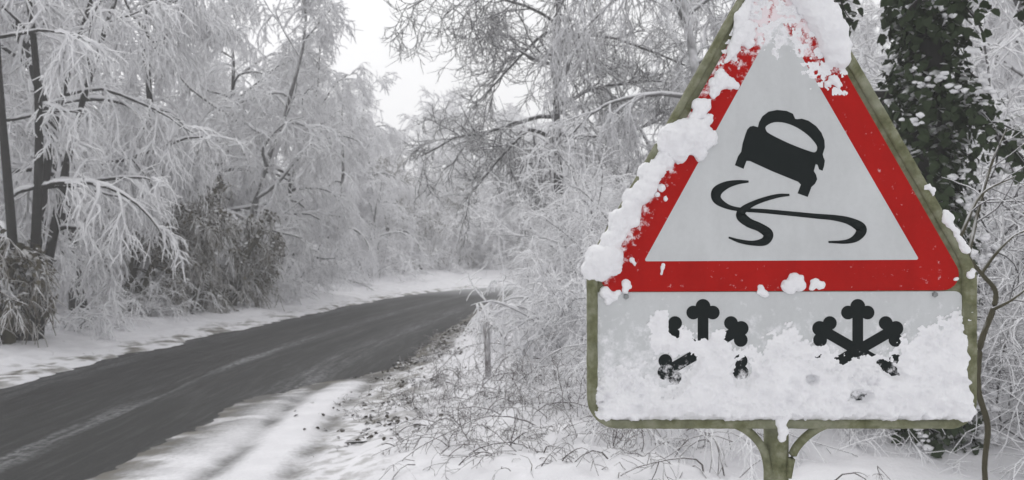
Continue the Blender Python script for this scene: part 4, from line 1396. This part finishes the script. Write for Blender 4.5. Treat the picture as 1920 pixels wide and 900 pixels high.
VT = [(1090, 715), (1125, 705), (1160, 690), (1190, 685), (1215, 695), (1235, 655), (1262, 632), (1295, 640), (1325, 632), (1350, 640), (1380, 660), (1410, 668), (1430, 650), (1450, 634), (1480, 628),
      (1505, 640), (1520, 652), (1550, 662), (1580, 676), (1608, 684), (1640, 676), (1665, 660), (1700, 640), (1735, 618), (1765, 600), (1790, 588), (1840, 600)]
def plate_snow(u, v):
    P = np.column_stack([u, v])
    n1 = fbm(P / 26, 3, 5); n2 = fbm(P / 8.0, 3, 6)
    vt = np.interp(u, *zip(*VT))
    n3 = fbm(P / 4.0, 2, 61)
    c = (v - vt) / 38.0 + (n1 - 0.5) * 1.6 + (n2 - 0.5) * 1.3 + (n3 - 0.5) * 0.5
    c = np.minimum(c, 3.0)
    for cu, cv, a, b, amp in ((1262, 645, 44, 26, 1.2), (1238, 608, 20, 26, 1.1), (1285, 618, 14, 20, 0.8), (1345, 642, 30, 26, 1.0), (1395, 655, 20, 16, 0.5), (1300, 700, 30, 30, 1), (1625, 700, 40, 26, 0.8), (1540, 690, 40, 24, 0.8), (1320, 650, 25, 22, 0.8)):
        c = np.maximum(c, ell(u, v, cu, cv, a, b) * amp * 1.4 + (n2 - 0.5) * 1.0)
    for cu, cv, a, b, th, amp in ((1246, 694, 34, 32, 0, 6), (1280, 681, 28, 18, -28, 6), (1394, 694, 18, 20, 20, 3.2), (1519, 711, 9, 7, 0, 5), (1608, 741, 17, 9, 0, 2.6), (1664, 688, 24, 10, 35, 3.4), (1264, 612, 10, 22, -8, 5), (1327, 622, 7, 17, 0, 2.2), (1388, 622, 28, 36, 0, 5), (1318, 592, 50, 34, 0, 6)):
        c = np.minimum(c, -ell(u, v, cu, cv, a, b, th) * (2.2 if a > 15 else 3.0) + (n2 - 0.5) * 1.6 * min(1, 14 / a) + (n3 - 0.5) * 0.8)
    # keep inside plate and its lip, irregular
    edge = np.minimum.reduce([(u - 1112 + (n2 - 0.5) * 16) / 12, (1822 + (n1 - 0.5) * 26 - u) / 10, (788 + (n2 - 0.5) * 12 + (n1 - .5) * 10 - v) / 9])
    cor = 1 - np.maximum(0, np.hypot(np.maximum(1162 - u, 0), np.maximum(v - 742, 0)) - 50) / 10
    cor2 = 1 - np.maximum(0, np.hypot(np.maximum(u - 1778, 0), np.maximum(v - 745, 0)) - 46) / 10
    c = np.minimum(np.minimum(c, edge), np.minimum(cor, cor2) + 0.2)
    T = 7 + 17 * sstep(630, 770, v) + 5 * sstep(1690, 1790, u)
    lump = 0.45 + 1.1 * n1 + 1.3 * (fbm(P / 17, 3, 78) - 0.5) + 0.16 * (fbm(P / 4, 2, 77) - 0.5)
    return np.where(c > 0, T * np.power(sstep(0, 1.7, c), 0.85) * lump, -0.3)
field('bank of snow plastered over the lower half of the snowflake plate', 1104, 1836, 566, 800, 1.9, plate_snow, 0.9)

def apex_snow(u, v):
    P = np.column_stack([u, v])
    n1 = fbm(P / 22, 3, 15); n2 = fbm(P / 8.0, 3, 16)
    # distance inside the triangle outline
    inl = ((u - 1108) * 0.8757 + (v - 546) * 0.4829)          # left side
    inr = ((1818 - u) * 0.8660 + (v - 546) * 0.5)
    ins = np.minimum(inl, inr)
    border = ins < 72
    reach = np.where(u < 1462, 86, 120 + 30 * (u > 1500))
    c = np.where(border, (reach - v) / 60.0, (88 - v) / 30.0)
    c = np.minimum(c, np.where(border, -0.12, 0.6)) + (n1 - 0.5) * 1.8 + (n2 - 0.5) * 2.0
    c = np.minimum(np.minimum(c, ins / 8 + 0.6), (168 + 14 * (n1 - 0.5) * 4 - v) / 12)
    lump = 0.5 + 0.9 * n1 + 0.5 * (n2 - 0.5)
    return np.where(c > 0, (5 + 6 * sstep(70, -40, v)) * np.power(sstep(0, 1.6, c), 0.85) * lump * 1.2, -0.3)
field('crust of wet snow speckling the apex of the triangle', 1330, 1640, -75, 180, 1.1, apex_snow, 3.6)

blob('thick snow lump draped over the upper right edge of the triangle', [(1485, -52, 34, 4), (1505, -20, 36, 6), (1525, 8, 35, 6), (1543, 36, 34, 6), (1557, 62, 33, 6), (1566, 88, 29, 6), (1570, 108, 23, 6), (1530, 20, 30, 10), (1550, 90, 18, 8)], seed=1)
blob('big knobbly snow lump halfway down the left edge of the triangle', [(1262, 258, 28, 4), (1285, 246, 25, 6), (1312, 240, 18, 6), (1326, 262, 20, 6), (1300, 272, 22, 7), (1270, 285, 24, 4), (1248, 275, 20, 3), (1328, 222, 12, 5), (1310, 292, 12, 6)], seed=2, amp=0.006)
blob('long ridge of snow along the lower left edge of the triangle', [(1246, 300, 20, 3), (1230, 318, 22, 3), (1218, 336, 21, 4), (1205, 355, 22, 3), (1193, 374, 21, 4), (1182, 393, 22, 3), (1170, 412, 22, 4), (1158, 430, 23, 3), (1146, 450, 23, 4), (1214, 328, 20, 2), (1186, 372, 20, 2), (1160, 412, 20, 2), (1186, 414, 15, 5), (1140, 462, 20, 3), (1205, 372, 13, 6), (1222, 350, 12, 6)], seed=3, amp=0.0055)
blob('round snow lump on the lower left corner of the triangle', [(1126, 488, 30, 4), (1142, 482, 26, 7), (1112, 503, 21, 3), (1148, 500, 20, 7), (1128, 512, 18, 6), (1118, 474, 18, 3)], seed=4, amp=0.005)
def chain(P, r0, r1, y, step, gap, seed):
    g = np.random.default_rng(seed)
    C = catmull(P, 12); sl = np.concatenate([[0], np.cumsum(np.linalg.norm(np.diff(C, axis=0), axis=1))])
    out = []; q = 0.0
    while q < sl[-1]:
        n = vnoise(np.array([[q / 22.0, seed]]), seed)[0]
        if n > gap:
            r = r0 + (r1 - r0) * min(1, (n - gap) / (1 - gap) * 1.3) * g.uniform(0.8, 1.1)
            out.append((np.interp(q, sl, C[:, 0]) + g.normal(0, r * 0.25), np.interp(q, sl, C[:, 1]) + g.normal(0, r * 0.25), r, y + g.normal(0, 1)))
        q += step
    return out
for k, (lab, sp) in enumerate((
        ('small snow patch high on the left red border near the apex', [(1352, 150, 15, 4), (1338, 156, 12, 4), (1368, 156, 11, 4), (1380, 162, 7, 4)]),
        ('thin snow along the upper left rim of the triangle', chain([(1402, 56), (1380, 82), (1362, 116), (1346, 142)], 4, 14, 5, 2.5, 0.15, 9) + [(1404, 84, 10, 4)]),
        ('broken snow ridge on the upper left frame between the small patch and the knobbly lump', chain([(1356, 150), (1330, 186), (1308, 212), (1290, 236)], 4, 14, 6, 2.5, 0.2, 5)),
        ('snow ridge at the top of the left frame beside the apex crust', chain([(1430, -60), (1416, -20), (1398, 12), (1388, 40), (1374, 66)], 5, 16, 6, 2.5, 0.15, 7)),
        ('snow fleck on the left border below the knobbly lump', [(1240, 352, 8, 4), (1248, 372, 5, 4), (1232, 366, 5, 4)]),
        ('snow clot at the meeting of the left and bottom red borders', [(1184, 488, 7, 4), (1190, 494, 5, 4)]),
        ('small snow sliver on the bottom red border near its left end', [(1242, 503, 5, 4), (1239, 512, 5, 4), (1244, 496, 4, 4)]),
        ('snow clot hanging under the left end of the bottom border', [(1173, 532, 9, 4), (1172, 544, 8, 3), (1180, 538, 6, 4)]),
        ('small snow lump on the lower rim of the red border, left of the double lump', [(1426, 540, 7, 4), (1432, 550, 8, 3), (1423, 548, 6, 3)]),
        ('snow lump straddling the bottom red border at mid sign', [(1476, 536, 13, 4), (1488, 526, 13, 4), (1498, 536, 12, 4), (1482, 544, 10, 3), (1500, 522, 6, 4)]),
        ('snow lump on the bottom red border right of the mid lump', [(1527, 530, 11, 4), (1536, 536, 9, 4), (1522, 538, 8, 4)]),
        ('snow fleck on the lower right corner of the frame', [(1815, 516, 9, 9), (1820, 508, 6, 9)]),
        ('snow clot high on the right red border below the thick lump', [(1562, 150, 11, 4), (1550, 158, 8, 4), (1572, 160, 7, 4)]),
        ('lump of snow wedged where the post meets the plate', [(1462, 790, 12, 8), (1466, 806, 11, 8), (1464, 820, 8, 6), (1470, 776, 12, 8)]),
        ('snow strip on the right rim of the triangle near its lower end', chain([(1738, 352), (1765, 395), (1790, 440), (1806, 468)], 3.5, 9, 8, 2.2, 0.22, 3)),
        ('tiny snow dot at the right end of the bottom red border', [(1791, 522, 4, 4), (1788, 524, 3, 4)]),
        ('thin snow crust on the upper left corner of the plate', [(1135, 548, 12, 1), (1150, 556, 10, 0.5), (1140, 566, 9, 0.5), (1160, 548, 8, 1)]))):
    blob(lab, sp, voxel=0.002, amp=0.003, seed=20 + k)

# ------------------------------------------------------------------ air
def build_haze():
    bm = bmesh.new()
    bmesh.ops.create_cube(bm, size=1)
    for v in bm.verts:
        v.co = ((v.co.x) * 520, 90 + v.co.y * 320, -1.2 + (v.co.z + 0.5) * 16.5)
    me = bpy.data.meshes.new('haze'); bm.to_mesh(me); bm.free()
    m = bpy.data.materials.new('haze'); m.use_nodes = True
    t = m.node_tree; t.nodes.clear()
    out = t.nodes.new('ShaderNodeOutputMaterial')
    pv = t.nodes.new('ShaderNodeVolumePrincipled')
    pv.inputs['Color'].default_value = (0.98, 0.98, 0.985, 1)
    pv.inputs['Density'].default_value = 0.0054
    pv.inputs['Anisotropy'].default_value = 0.0
    t.links.new(pv.outputs[0], out.inputs['Volume'])
    o = obj('haze', me, m)
    tag(o, kind='stuff')
build_haze()
